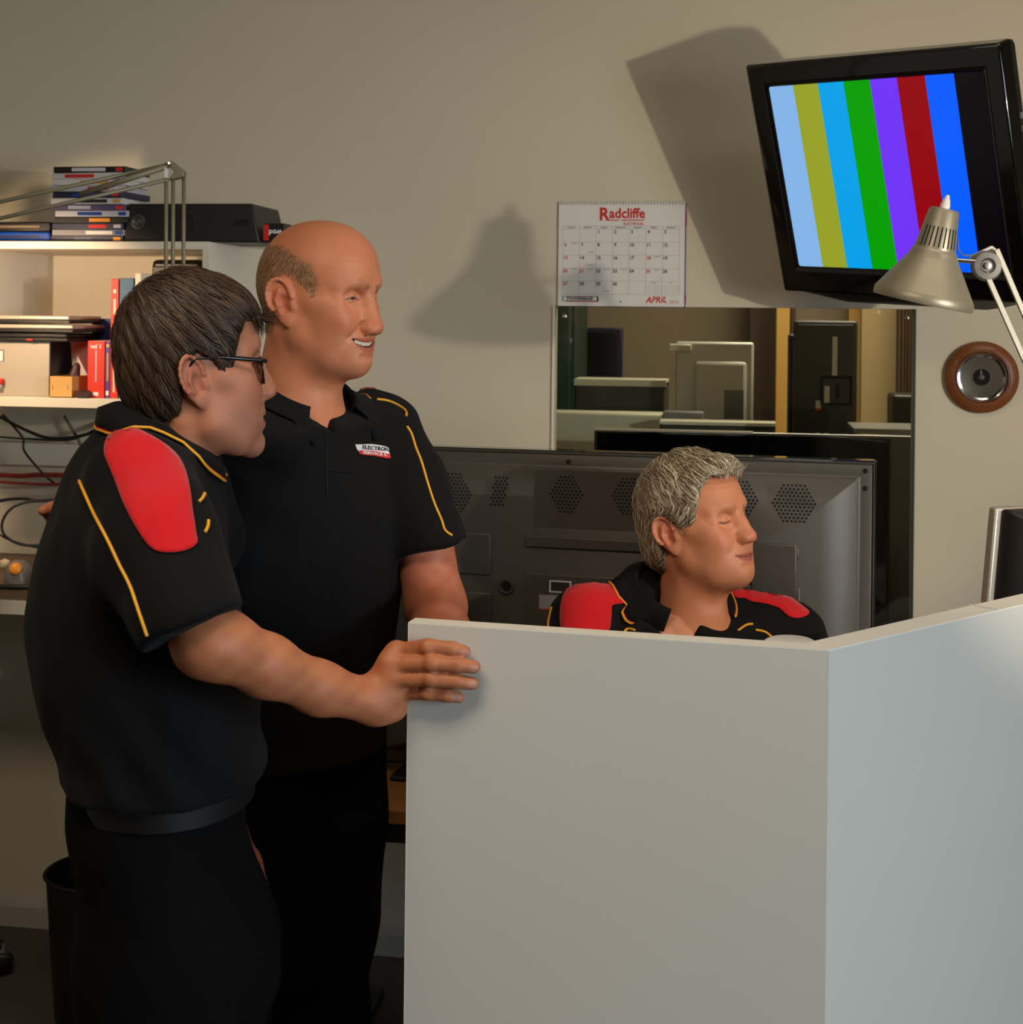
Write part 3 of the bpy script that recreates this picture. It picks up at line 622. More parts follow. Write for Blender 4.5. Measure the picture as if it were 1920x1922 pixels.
add_text(mb,'MARCH',0.004,cp(0.76,0.775),EX,EZ); add_text(mb,'MAY',0.004,cp(0.89,0.775),EX,EZ)
for u0,u1,v0,v1 in ((0.035,0.325,0.906,0.911),(0.035,0.325,0.950,0.954),(0.035,0.042,0.906,0.954),(0.312,0.325,0.906,0.954)):
    q0,q1 = cp(u0,v0),cp(u1,v1); mb.box((q0.x,YP-0.0001,q1.z),(q1.x,YP+0.0003,q0.z))
add_text(mb,'POWERBASE',0.0105,cp(0.176,0.930)-EY*0.0004,EX,EZ,bold=True,fit=0.064)
q0,q1 = cp(0.06,0.954),cp(0.32,0.96); mr.box((q0.x,YP-0.0002,q1.z),(q1.x,YP+0.0003,q0.z))
add_text(mr,'adcliffe',0.034,cp(0.545,0.115),EX,EZ,bold=True,fit=0.088)
add_text(mr,'R',0.044,cp(0.362,0.125),EX,EZ,bold=True,fit=0.026)
for u0,u1 in ((0.375,0.48),(0.50,0.68)):
    q0,q1 = cp(u0,0.172),cp(u1,0.182); mr.box((q0.x,YP-0.0002,q1.z),(q1.x,YP+0.0003,q0.z))
add_text(mr,'ELECTRICAL',0.009,cp(0.597,0.212),EX,EZ,bold=True,fit=0.05)
add_text(mr,'APRIL',0.021,cp(0.785,0.937),EX+EZ*0.03,EZ+EX*0.25,bold=True,fit=0.052); add_text(mr,'2013',0.011,cp(0.92,0.955),EX,EZ+EX*0.2)
for q_,n_,k_ in ((mb,'black_print','ink_black'),(mr,'red_print','ink_red'),(mg,'grey_print','ink_grey')): q_.build(n_,k_,cal)['kind'] = 'stuff'
MB().lathe(cp(0.5,0.955),-EY,[(0.0018,0),(0.0018,0.001),(0,0.0012)],10).build('pin_hole','ink_black',cal)

# ---------------------------------------------------------------- round wooden wall instrument
c = uw(1843,708,WALL-0.012); c.y = WALL
bar_o = thing('wall_barometer',tuple(c),'round turned wood wall barometer with chrome dial beside the glass pane','barometer')
R_ = 67*3.56/FPX
MB().lathe(c,-EY,[(R_*0.93,0.001),(R_,0.006),(R_*0.99,0.014),(R_*0.9,0.021),(R_*0.76,0.024),(R_*0.70,0.021),(R_*0.68,0.012),(0,0.012)],56).build('wooden_rim','turned_wood',bar_o,smooth=40)
cc = c+EX*(-0.002)
MB().lathe(cc,-EY,[(R_*0.66,0.012),(R_*0.69,0.026),(R_*0.66,0.031),(R_*0.62,0.030),(R_*0.58,0.018),(R_*0.3,0.016),(R_*0.23,0.016),(R_*0.22,0.011),(0,0.011)],56).build('chrome_dial','chrome',bar_o,smooth=40)
MB().lathe(cc-EY*0.0112,-EY,[(R_*0.215,0),(R_*0.215,0.001),(R_*0.08,0.0015),(0,0.0015)],32).build('dial_centre','hole_black',bar_o,smooth=40)
MB().lathe(cc-EY*0.0125,-EY,[(R_*0.10,0),(R_*0.08,0.004),(0,0.005)],24).build('spindle','post_brown',bar_o,smooth=40)
MB().obox(cc-EY*0.0135+EZ*R_*0.11,EX*0.0008,EY*0.0006,EZ*R_*0.09).build('needle','brushed_metal',bar_o)

# ---------------------------------------------------------------- hung screen with colour bars
yaw, pit, rol = 0.8552, 0.3491, -0.0534
TW, THh = 0.581*1.06, 0.497*1.06
nn = V3((-math.sin(yaw)*math.cos(pit),-math.cos(yaw)*math.cos(pit),-math.sin(pit)))
rr = V3((math.cos(yaw),-math.sin(yaw),0)); uu = rr.cross(-nn)
rr, uu = rr*math.cos(rol)+uu*math.sin(rol), uu*math.cos(rol)-rr*math.sin(rol)
tow = lambda v: c2w(v.x,v.y,v.z)
nn, rr, uu = tow(nn), tow(rr), tow(uu); TC = c2w(0.728*1.06,2.95*1.06,CAMZ+0.286*1.06)
hung = thing('wall_television',tuple(TC),'black television showing colour bars, hung high and tilted down at right','television')
def S(u,v,w=0): return TC+rr*(u*TW/2)+uu*(v*THh/2)+nn*w
def rc(u0,v0,u1,v1,w): return [S(u0,v0,w),S(u1,v0,w),S(u1,v1,w),S(u0,v1,w)]
SU0,SU1,SV0,SV1 = -0.83,0.86,-0.765,0.80
m = MB()
m.rings([rc(-1,-1,1,1,-0.04),rc(-1,-1,1,1,0),rc(SU0-0.02,SV0-0.02,SU1+0.02,SV1+0.02,0.001),rc(SU0,SV0,SU1,SV1,-0.006)],cap=False)
m.build('front_bezel','gloss_black',hung,bevel=0.006)
m = MB(); m.rings([rc(-0.995,-0.995,0.995,0.995,-0.035),rc(-0.98,-0.98,0.98,0.98,-0.07),rc(-0.72,-0.86,0.72,0.8,-0.115),rc(-0.55,-0.6,0.55,0.6,-0.13)]); m.build('rear_shell','black_plastic',hung,bevel=0.008)
hs = []
for w, dv in ((-0.002,0.0),(-0.02,0.08),(-0.05,0.15),(-0.09,0.18),(-0.11,0.0)):
    hs.append([S(u,-0.985-dv*min(1,(1.0-abs(u))*2.2+0.15),w) for u in np.linspace(-0.985,0.985,15)]+[S(u,-0.90,w) for u in np.linspace(0.985,-0.985,15)])
MB().rings(hs).build('bottom_housing','black_plastic',hung,smooth=40)
for k in range(6): MB().obox(S(0.99,0.42-k*0.1,-0.055),nn*0.01,rr*0.003,uu*0.006).build('side_button','grey_plastic',hung)
bars = [((132,180,232),1),((150,160,40),1),((0,160,232),1),((0,158,0),1),((112,52,246),1),((146,0,12),1),((0,92,255),1),((3,2,6),1)]
u0 = SU0; ww = (SU1-SU0)/8.0
for i,(rgb,_) in enumerate(bars):
    mn = f'bar_{i}'; mm = mat(mn,(4,4,4),0.25); b_ = mm.node_tree.nodes['Principled BSDF']
    b_.inputs['Emission Color'].default_value = (*lin(rgb),1); b_.inputs['Emission Strength'].default_value = 1.0
m = MB()
for i in range(8): m.add(rc(u0+i*ww,SV0,u0+(i+1)*ww,SV1,-0.005),[(0,1,2,3)],i)
m.build('screen',[f'bar_{i}' for i in range(8)],hung,fix=False)
br = V3((TC.x,TC.y,TC.z))-nn*0.12; wl = V3((br.x+0.06,WALL-0.001,br.z+0.05))
MB().tube([br,br+(wl-br)*0.5,wl],0.018,10).build('wall_arm','black_plastic',hung,smooth=40)
MB().obox(wl-EY*0.006,EX*0.06,EY*0.006,EZ*0.09).build('wall_plate','black_plastic',hung,bevel=0.003)

# ---------------------------------------------------------------- desk, monitor and lamp at the right
DZ = 0.735
d0, d1 = c2w(0.62,2.42,0), c2w(1.45,2.42,0)
desk = thing('corner_desk',(0.75,2.7,0),'white corner desk behind the right partition panel','desk')
dp = [c2w(0.86,2.36,0),c2w(1.0,2.36,0),c2w(1.55,2.40,0),c2w(1.55,3.10,0),c2w(0.92,3.10,0),c2w(0.80,2.75,0)]
MB().prism([p+EZ*(DZ-0.025) for p in dp],[p+EZ*DZ for p in dp]).build('desk_top','laminate',desk,bevel=0.002)
for p in (c2w(0.92,2.45,0),c2w(1.5,2.46,0),c2w(1.5,3.0,0),c2w(0.98,3.0,0)): MB().cyl(p,p+EZ*(DZ-0.025),0.025,n=14).build('leg','grey_plastic',desk,smooth=40)
mo = uy(1872,1050,2.62); md = thing('desk_monitor',(mo.x+0.08,mo.y+0.02,DZ),'black desk monitor with silver bezel seen from behind at the right edge','monitor')
fx = c2w(0.42,-0.9,0).normalized(); sx = V3((fx.y,-fx.x,0)); sx = c2w(0.92,0.38,0).normalized(); fx = V3((sx.y,-sx.x,0))   # fx: towards camera
up = (EZ+sx*0.10).normalized()
A = uy(1880,953,2.62)
def mp(s,t,w): return A+sx*s-up*t+fx*w
def mr_(s0,t0,s1,t1,w): return [mp(s0,t0,w),mp(s1,t0,w),mp(s1,t1,w),mp(s0,t1,w)]
MB().prism(mr_(-0.012,0,0.40,0.33,-0.02),mr_(-0.012,0,0.40,0.33,0.0)).build('silver_bezel','device_silver',md,bevel=0.004)
MB().rings([mr_(0.0,0.002,0.39,0.325,0.0),mr_(0.004,0.004,0.385,0.32,0.022),mr_(0.03,0.02,0.36,0.30,0.05)]).build('rear_shell','black_plastic',md,bevel=0.004)
for k in range(9): MB().obox(mp(0.10,0.06+k*0.014+(0.03 if k>3 else 0),0.051),sx*0.07,fx*0.002,up*0.003).build('vent_slat','case_black',md)
MB().lathe(mp(0.045,0.04,0.046),fx,[(0.012,0),(0.012,0.002),(0,0.003)],18).build('badge','grey_plastic',md,smooth=40)
pb = mp(0.19,0.31,0.015); MB().cyl(pb,V3((pb.x,pb.y,DZ+0.01)),0.025,n=16).build('stand','black_plastic',md,smooth=40)
MB().lathe(V3((pb.x,pb.y,DZ)),EZ,[(0.11,0),(0.11,0.008),(0.03,0.02),(0,0.02)],28).build('base','black_plastic',md,smooth=40)

LD = 2.65
def rp(x,y,d=LD): return uy(x,y,d)
brim, topp = rp(1731,568), rp(1768,392)
ax_ = (topp-brim); LH = ax_.length; ax_.normalize(); ax_ = (ax_ - _Y*0.10).normalized()
rl = thing('desk_lamp',tuple(V3((rp(1985,900).x,rp(1985,900).y,DZ))),'silver articulated desk lamp with flared shade in front of the colour bars','lamp')
RB = 93*LD/FPX
prof = [(RB*0.99,0),(RB,0.002),(RB*0.995,0.014),(RB*0.955,0.019),(RB*0.82,0.038),(RB*0.655,0.061),(RB*0.52,0.079),(RB*0.465,0.088),(RB*0.455,0.093),(RB*0.41,0.097),(RB*0.30,LH-0.006),(RB*0.27,LH-0.001),(RB*0.22,LH),(0.001,LH)]
inner = [(r_*0.97,h_+0.001) for r_,h_ in prof[:9]]
m = MB(); m.lathe(brim,ax_,inner[::-1]+prof,48,cap=False); m.build('lamp_shade','lamp_silver',rl,smooth=35)
MB().lathe(brim+ax_*LH,ax_,[(0.0085,-0.002),(0.0085,0.008),(0.007,0.010),(0.007,0.014),(0.004,0.020),(0.0035,0.024),(0,0.025)],16).build('switch_knob','white_plastic',rl,smooth=40)
MB().lathe(brim+ax_*0.02,ax_,[(0,0.0),(0.028,0.015),(0.032,0.035),(0.022,0.06),(0.014,0.08),(0,0.08)],20).build('bulb','white_plastic',rl,smooth=True)
u_ = (_X - ax_*_X.dot(ax_)).normalized(); v_ = ax_.cross(u_); v_ = -v_ if v_.dot(_Y) > 0 else v_
for k in range(9):
    an = math.radians(-62+k*13.5); d = u_*math.sin(an)+v_*math.cos(an); s = ax_.cross(d)
    h0, h1 = 0.101, 0.137
    def rad(h): return RB*0.41+(RB*0.30-RB*0.41)*(h-0.097)/(LH-0.103)
    a, b = brim+ax_*h0+d*rad(h0), brim+ax_*h1+d*rad(h1)
    MB().prism([a-s*0.0011+d*0.0004,a+s*0.0011+d*0.0004,b+s*0.0011+d*0.0004,b-s*0.0011+d*0.0004],[a-s*0.0011-d*0.002,a+s*0.0011-d*0.002,b+s*0.0011-d*0.002,b-s*0.0011-d*0.002]).build('vent_slot','hole_black',rl)
kc = rp(1853,499)
MB().cyl(rp(1783,488),rp(1830,491),0.0042,n=12).build('pivot_stub','chrome',rl,smooth=40)
MB().lathe(kc+_Y*0.012,-_Y,[(0.026,0),(0.0275,0.003),(0.0275,0.012),(0.024,0.016),(0.014,0.017),(0.010,0.012),(0,0.012)],32).build('friction_knob','cast_grey',rl,smooth=40)
MB().lathe(kc-_Y*0.001,-_Y,[(0.006,0),(0.006,0.004),(0,0.005)],16).build('pivot_bolt','brushed_metal',rl,smooth=40)
k = [rp(1822,487),rp(1828,478),rp(1866,460),rp(1874,466),rp(1884,505),rp(1862,520),rp(1835,500)]
MB().prism([p+_Y*0.012 for p in k],[p+_Y*0.018 for p in k]).build('bracket','arm_pale',rl,bevel=0.001)
def rbar(a,b,name='arm_bar',r=0.0048): 
    d = (b-a).normalized(); s = d.cross(_Y).normalized()
    MB().obox((a+b)/2,(b-a)/2,s*r,_Y*0.0035).build(name,'arm_pale',rl,bevel=0.001)
rbar(rp(1870,468),rp(2012,800)); rbar(rp(1850,512),rp(1998,846))
k = [rp(2004,790),rp(2030,806),rp(2012,860),rp(1988,850)]
MB().prism([p-_Y*0.004 for p in k],[p+_Y*0.012 for p in k]).build('elbow_plate','arm_pale',rl,bevel=0.001)
bs = V3((rp(2060,900).x,rp(2060,900).y,DZ)); bs = bs+c2w(0,-0.18,0)
rbar(rp(2024,812),bs+EZ*0.08); rbar(rp(2008,850),bs+EZ*0.05)
MB().lathe(bs,EZ,[(0.07,0),(0.07,0.015),(0.02,0.025),(0.014,0.09),(0,0.09)],28).build('base','arm_pale',rl,smooth=40)
wr = [rp(1792,438),rp(1798,455),rp(1799,470),rp(1808,480),rp(1828,479)]
MB().tube(wr,0.0013,6).build('flex','grey_plastic',rl,smooth=True)
# white flask behind the partition
fc = at_z(1485,1206,1.196+0.004); fb = V3((fc.x,fc.y,0))
fb += (fb.normalized())*0.09; zt_ = CAMZ-(1200-HOR)/FPX*(c2w(0,1,0).dot(fb))-0.0
side = thing('side_stand',(fb.x,fb.y,0),'narrow white pedestal hidden behind the partition corner','pedestal')
MB().box((fb.x-0.07,fb.y-0.05,0),(fb.x+0.07,fb.y+0.09,0.86)).build('body','laminate',side,bevel=0.003)
MB().box((fb.x-0.074,fb.y-0.054,0.86),(fb.x+0.074,fb.y+0.094,0.88)).build('top','laminate_edge',side,bevel=0.003)
fl = thing('white_flask',(fb.x,fb.y+0.02,0.88),'white round lidded flask peeking over the partition corner','flask')
fo = V3((fb.x,fb.y+0.02,0.88)); hh = zt_-0.88
MB().lathe(fo,EZ,[(0.036,0),(0.038,0.005),(0.038,hh-0.05),(0.034,hh-0.03),(0,hh-0.03)],28).build('body','white_plastic',fl,smooth=40)
MB().lathe(fo+EZ*(hh-0.03),EZ,[(0.033,0),(0.0355,0.006),(0.0365,0.02),(0.034,0.027),(0.028,0.03),(0,0.029)],32).build('lid','white_plastic',fl,smooth=40)
# ---------------------------------------------------------------- implicit surfaces for the figures
F4 = np.float32
def A_(v): return np.asarray(v, F4)
def ell(p, c, r, R=None):
    q = p-A_(c)
    if R is not None: q = q@A_(R)
    r = A_(r); k0 = np.sqrt(((q/r)**2).sum(1))+1e-9; k1 = np.sqrt(((q/(r*r))**2).sum(1))+1e-9
    return k0*(k0-1)/k1
def sph(p, c, r): return np.sqrt(((p-A_(c))**2).sum(1))-r
def cap(p, a, b, ra, rb=None):
    a, b = A_(a), A_(b); d = b-a; q = p-a
    t = np.clip((q@d)/float(d@d), 0, 1); rb = ra if rb is None else rb
    return np.sqrt(((q-t[:,None]*d)**2).sum(1))-(ra+(rb-ra)*t)
def chain(p, pts, rs, k=0.01):
    d = None
    for i in range(len(pts)-1):
        e = cap(p, pts[i], pts[i+1], rs[i], rs[i+1]); d = e if d is None else smin(d, e, k)
    return d
def smin(a, b, k):
    h = np.clip(0.5+0.5*(b-a)/k, 0, 1); return b+(a-b)*h-k*h*(1-h)
def smax(a, b, k): return -smin(-a, -b, k)
def plane(p, o, n): n = A_(n)/np.linalg.norm(n); return (p-A_(o))@A_(n)
def loft(p, nodes, power=2.0):
    """stack of rotated ellipses: nodes = (z, cx, cy, half_x, half_y, yaw), z rising"""
    n = np.array(nodes, F4); z = np.clip(p[:,2], n[0,0], n[-1,0])
    # smooth interpolation (Catmull-Rom through np.interp of a dense table)
    zz = np.linspace(n[0,0], n[-1,0], 200)
    tab = [catmull(n[:,0], n[:,i], zz) for i in range(1,6)]
    cx, cy, hx, hy, yw = [np.interp(z, zz, t).astype(F4) for t in tab]
    dx, dy = p[:,0]-cx, p[:,1]-cy; c, s = np.cos(yw), np.sin(yw)
    u, v = (dx*c+dy*s)/hx, (-dx*s+dy*c)/hy
    f = (np.abs(u)**power+np.abs(v)**power)**(1/power)
    g = np.sqrt((u/hx)**2+(v/hy)**2)+1e-6
    d = (f-1)*np.minimum(np.sqrt(u*u+v*v)/g, np.maximum(hx,hy)*1.0)
    return np.maximum(d, np.maximum(n[0,0]-p[:,2], p[:,2]-n[-1,0]))
def catmull(x, y, q):
    m = np.gradient(y, x); i = np.clip(np.searchsorted(x, q)-1, 0, len(x)-2); h = x[i+1]-x[i]; t = (q-x[i])/h
    return (2*t**3-3*t**2+1)*y[i]+(t**3-2*t**2+t)*h*m[i]+(-2*t**3+3*t**2)*y[i+1]+(t**3-t**2)*h*m[i+1]
def surf(fn, lo, hi, h, proj=2):
    """surface nets of fn(p) < 0 in a box, evaluated only near the surface"""
    lo = np.array(lo, float); n = (np.ceil((np.array(hi)-lo)/h).astype(int)//4+1)*4+1
    nc = (n-1)//4+1
    g = np.stack(np.meshgrid(*[lo[i]+np.arange(nc[i])*4*h for i in range(3)], indexing='ij'), -1).reshape(-1,3).astype(F4)
    dc = fn(g).reshape(nc)
    cell = np.ones(nc-1, bool); mn = np.full(nc-1, 1e9, F4); mxv = np.full(nc-1, -1e9, F4)
    for i in (0,1):
        for j in (0,1):
            for k in (0,1):
                s = dc[i:nc[0]-1+i, j:nc[1]-1+j, k:nc[2]-1+k]; mn = np.minimum(mn, s); mxv = np.maximum(mxv, s)
    act = (mn < 5*h) & (mxv > -5*h)
    D = np.where(np.repeat(np.repeat(np.repeat(mn > 0,4,0),4,1),4,2), F4(1), F4(-1))
    D = np.pad(D, ((0,1),)*3, mode='edge')
    M = np.zeros(n, bool); up = np.repeat(np.repeat(np.repeat(act,4,0),4,1),4,2)
    for i in (0,1):
        for j in (0,1):
            for k in (0,1): M[i:n[0]-1+i, j:n[1]-1+j, k:n[2]-1+k] |= up
    idx = np.argwhere(M); D[M] = fn((lo+idx*h).astype(F4))
    S = D < 0
    cnt = np.zeros(n-1, np.int8)
    for i in (0,1):
        for j in (0,1):
            for k in (0,1): cnt += S[i:n[0]-1+i, j:n[1]-1+j, k:n[2]-1+k]
    cells = np.argwhere((cnt > 0) & (cnt < 8)); vid = np.full(n-1, -1, np.int64); vid[tuple(cells.T)] = np.arange(len(cells))
    acc = np.zeros((len(cells),3)); num = np.zeros(len(cells))
    cor = [(i,j,k) for i in (0,1) for j in (0,1) for k in (0,1)]
    val = {c: D[tuple((cells+c).T)] for c in cor}
    for a in cor:
        for ax in range(3):
            if a[ax]: continue
            b = list(a); b[ax] = 1; b = tuple(b); va, vb = val[a], val[b]; x = (va < 0) != (vb < 0)
            t = np.where(x, va/np.where(x, va-vb, 1), 0); pt = np.tile(np.array(a, float), (len(cells),1)); pt[:,ax] = t
            acc += pt*x[:,None]; num += x
    V = lo+(cells+acc/num[:,None])*h
    Fs = []
    for ax in range(3):
        o1, o2 = [(1,2),(2,0),(0,1)][ax]
        sl0 = [slice(1,-1)]*3; sl1 = [slice(1,-1)]*3; sl0[ax] = slice(0,-1); sl1[ax] = slice(1,None)
        s0, s1 = S[tuple(sl0)], S[tuple(sl1)]; e = np.argwhere(s0 != s1)
        flip = s0[tuple(e.T)]; e = e+1; e[:,ax] -= 1
        d1, d2 = np.zeros(3,int), np.zeros(3,int); d1[o1] = 1; d2[o2] = 1
        q = np.stack([vid[tuple((e-d1-d2).T)], vid[tuple((e-d2).T)], vid[tuple(e.T)], vid[tuple((e-d1).T)]], 1)
        q[~flip] = q[~flip][:,::-1]; Fs.append(q)
    Q = np.concatenate(Fs); Q = Q[(Q >= 0).all(1)]
    for _ in range(proj):
        Vf = V.astype(F4); d = fn(Vf); e = h*0.4
        G = np.stack([fn(Vf+A_(np.eye(3)[i]*e))-fn(Vf-A_(np.eye(3)[i]*e)) for i in range(3)], 1)/(2*e)
        st = np.clip(d/np.maximum((G**2).sum(1),0.25), -h*0.5, h*0.5)
        V = V-G*st[:,None]*0.8
    return V, Q
def clean(V, Q):
    u, inv = np.unique(Q, return_inverse=True); return V[u], inv.reshape(Q.shape)
def np_mesh(name, V, Q, mats, parent, world_of=None, colors=None, cut=None):
    """V in the camera-levelled frame -> world; parent holds the base"""
    W = np.stack([CT*V[:,0]-ST*V[:,1], ST*V[:,0]+CT*V[:,1], V[:,2]], 1)-np.array(parent['_o'])
    me = bpy.data.meshes.new(name)
    me.vertices.add(len(W)); me.vertices.foreach_set('co', W.astype(F4).ravel())
    nf, k = Q.shape
    me.loops.add(nf*k); me.loops.foreach_set('vertex_index', Q.astype(np.int32).ravel())
    me.polygons.add(nf); me.polygons.foreach_set('loop_start', np.arange(0,nf*k,k,dtype=np.int32)); me.polygons.foreach_set('loop_total', np.full(nf,k,np.int32))
    me.polygons.foreach_set('use_smooth', np.ones(nf,bool))
    me.update(calc_edges=True); me.validate()
    for m_ in (mats if isinstance(mats,(list,tuple)) else [mats]): me.materials.append(MATS[m_])
    if colors is not None:
        ca = me.color_attributes.new('tone','FLOAT_COLOR','POINT')
        ca.data.foreach_set('color', np.concatenate([colors,np.ones((len(colors),1))],1).astype(F4).ravel())
    o = bpy.data.objects.new(name, me); COL.objects.link(o); o.parent = parent; o['_o'] = parent['_o']
    return o
def pc(px, py, depth):                         # photo measure -> camera-levelled frame (numpy)
    a, b = (px-960)/FPX, (HOR-py)/FPX
    return np.array([(a*CR-b*SR)*depth, depth, CAMZ+(a*SR+b*CR)*depth])
def fbm(p, s, seed=0):
    """cheap smooth pseudo-noise from sines"""
    r = np.random.RandomState(seed); out = 0
    for i in range(7):
        d = r.normal(size=3); d /= np.linalg.norm(d); out = out+np.sin(p@A_(d*s*(0.7+0.6*r.rand()))+r.rand()*6.28)
    return out/7*1.6

# ---------------------------------------------------------------- head
def near(d, q, c, r, fn):
    """apply a group of small features only to the points close to them"""
    m = ((q-A_(c))**2).sum(1) < r*r
    if m.any(): d[m] = fn(d[m], m)
    return d
EYE = (0.0725,0.0315,0.010)
def line2(a, b, pts):
    """distance in a plane to a polyline"""
    d = np.full(len(a), 9.0, F4)
    for (x0,y0),(x1,y1) in zip(pts[:-1],pts[1:]):
        ex_, ey_ = x1-x0, y1-y0; t = np.clip(((a-x0)*ex_+(b-y0)*ey_)/(ex_*ex_+ey_*ey_),0,1)
        d = np.minimum(d, (a-x0-t*ex_)**2+(b-y0-t*ey_)**2)
    return np.sqrt(d)
def curve2(pts, per=5):
    P = [np.array(q,float) for q in pts]; out = []
    for i in range(len(P)-1):
        a,b,c,d = P[max(i-1,0)],P[i],P[i+1],P[min(i+2,len(P)-1)]
        for k in range(per): t = k/per; out.append(tuple(0.5*((2*b)+(c-a)*t+(2*a-5*b+4*c-d)*t*t+(3*b-a-3*c+d)*t**3)))
    return out+[tuple(P[-1])]
def groove(S, pts, amp, w, axes=(1,2)): return amp*np.exp(-(line2(S[:,axes[0]],S[:,axes[1]],pts)/w)**2)
def lips(ay, z, g):
    """mouth opening: signed height above its centre line, half opening, half width"""
    mz, sm = g.get('mz',-0.066), g.get('smile',0); mc = 0.0245+0.008*sm; u = np.clip(ay/mc,0,1.3)
    return z-(mz+sm*0.008*u*u), g.get('open',0.0)*np.sqrt(np.clip(1-u*u,0,1)), mc
def head_sdf(p, g):
    """p in head space: x forward, y left, z up, origin between the ear canals. g: dict of proportions"""
    ay = np.abs(p[:,1]); s = np.stack([p[:,0], ay, p[:,2]], 1)
    cw, jw, jz = g.get('cw',0.075), g.get('jw',0.054), g.get('jz',0.0)
    d = ell(p, (-0.008,0,0.045), (0.094,cw,0.083))                                   # cranium
    d = smin(d, ell(p, (0.028,0,0.048), (0.066,cw*0.87,0.068)), 0.03)                # forehead
    d = smin(d, ell(p, (-0.03,0,0.015), (0.068,cw*0.93,0.07)), 0.03)                 # occiput
    d = smin(d, ell(p, (0.036,0,-0.03), (0.054,0.058,0.07)), 0.03)                   # face
    d = smin(d, chain(s, [(0.0,jw,-0.015),(0.008,jw,-0.062+jz),(0.05,jw*0.62,-0.092+jz),(0.076,0.008,-0.1+jz)], [0.016,0.016,0.015,0.015], 0.015), 0.03)   # jaw
    ch = g.get('chin',(0.087,-0.097))
    nt_ = g.get('nose',(0.118,-0.030)); nr = g.get('nr',0.0105)
    mz, mx_, mo = g.get('mz',-0.066), g.get('mx',0.098), g.get('open',0.0); sm = g.get('smile',0); up = sm*0.008; mc = 0.0245+0.008*sm; cx = mx_-0.021-0.009*sm
    lid = g.get('lid',0.35)
    def face(d, m):
        P, S = p[m], s[m]
        d = smin(d, ell(P, (ch[0]-0.012,0,ch[1]), (0.018,0.021,0.017)), 0.016)
        d = smin(d, ell(P, (0.064,0,-0.058), (0.034,0.031,0.035)), 0.022)                # muzzle
        d = smin(d, ell(S, (0.056,0.040,-0.022), (0.028,0.024,0.027)), 0.022)            # cheeks
        d = smin(d, ell(S, (0.030,0.040,-0.048), (0.040,0.021,0.046)), 0.025)            # masseter and lower cheek
        d = smin(d, ell(S, (0.060,0.026,-0.056), (0.026,0.021,0.030)), 0.02)             # beside the mouth
        d = smin(d, cap(S, (0.03,0.060,0.0), (0.060,0.046,-0.006), 0.010,0.012), 0.024)  # cheekbones
        if sm: d = smin(d, ell(S, (0.069,0.036,-0.028), (0.014+0.004*sm,0.017,0.016)), 0.016)
        if g.get('jowl'): d = smin(d, ell(P, (0.035,0,-0.10+jz), (0.05,0.042,0.03)), 0.03)
        d = smin(d, chain(S, [(0.086,0.007,0.026),(0.083,0.026,0.033),(0.066,0.046,0.026)], [0.009,0.010,0.008], 0.01), 0.016)   # brow
        d = smax(d, -ell(S, (0.097,0.032,0.009), (0.019,0.019,0.013)), 0.014)            # sockets
        d = smin(d, ell(S, (0.074,0.020,-0.016), (0.014,0.012,0.022)), 0.016)
        d = smin(d, chain(P, [(0.083,0,0.022),(0.094,0,0.002),(nt_[0]-nr,0,nt_[1])], [0.0085,0.0095,nr], 0.01), 0.012)             # nose
        return smin(d, ell(P, (nt_[0]-0.032,0,nt_[1]+0.010), (0.016,0.0165,0.020)), 0.012)
    d = near(d, p, (0.06,0,-0.04), 0.125, face)
    def eye(d, m):
        S = s[m]; ez = EYE[2]
        d = smin(d, sph(S, EYE, 0.0134), 0.0045)
        if lid > 0:
            cut = ell(S, (0.0915,0.0325,ez-0.0012), (0.012,0.0135,0.0016+0.0042*lid), np.array([[0.93,0.36,0],[-0.36,0.93,0],[0,0,1]],F4))
            d = smax(d, -cut, 0.0012); d = smin(d, sph(S, EYE, 0.0119), 0.0004)
        else: d = d+groove(S, curve2([(0.019,ez-0.004),(0.031,ez-0.0072),(0.044,ez-0.005)]), 0.0016, 0.0013)
        d = d+groove(S, curve2([(0.018,0.0165),(0.031,0.0212),(0.046,0.0145)]), 0.0014, 0.0019)                                    # lid fold
        d = d+groove(S, curve2([(0.018,ez-0.012),(0.031,ez-0.0168),(0.046,ez-0.012)]), 0.0011, 0.0028)                            # bag under the eye
        if g.get('wr'):
            for k in (-1.0,0.0,1.0): d = d+groove(S, [(0.071,0.004+k*0.002),(0.060,0.004+k*0.006),(0.050,0.002+k*0.012)], 0.0008*g['wr'], 0.0013, (0,2))
        return d
    d = near(d, s, EYE, 0.035, eye)
    def nose(d, m):
        P, S = p[m], s[m]
        d = smin(d, ell(S, (nt_[0]-0.020,0.0115,nt_[1]-0.004), (0.013,0.0078,0.0088)), 0.007)
        d = smin(d, cap(P, (nt_[0]-0.018,0,nt_[1]-0.008),(nt_[0]-0.009,0,nt_[1]-0.005), 0.005), 0.005)
        d = smax(d, -ell(S, (nt_[0]-0.016,0.0068,nt_[1]-0.0125), (0.006,0.0034,0.0042)), 0.003)
        return d+groove(S, curve2([(0.0185,nt_[1]-0.010),(0.0212,nt_[1]-0.002),(0.0185,nt_[1]+0.007)]), 0.0020, 0.0020)
    d = near(d, p, (nt_[0]-0.018,0,nt_[1]), 0.045, nose)
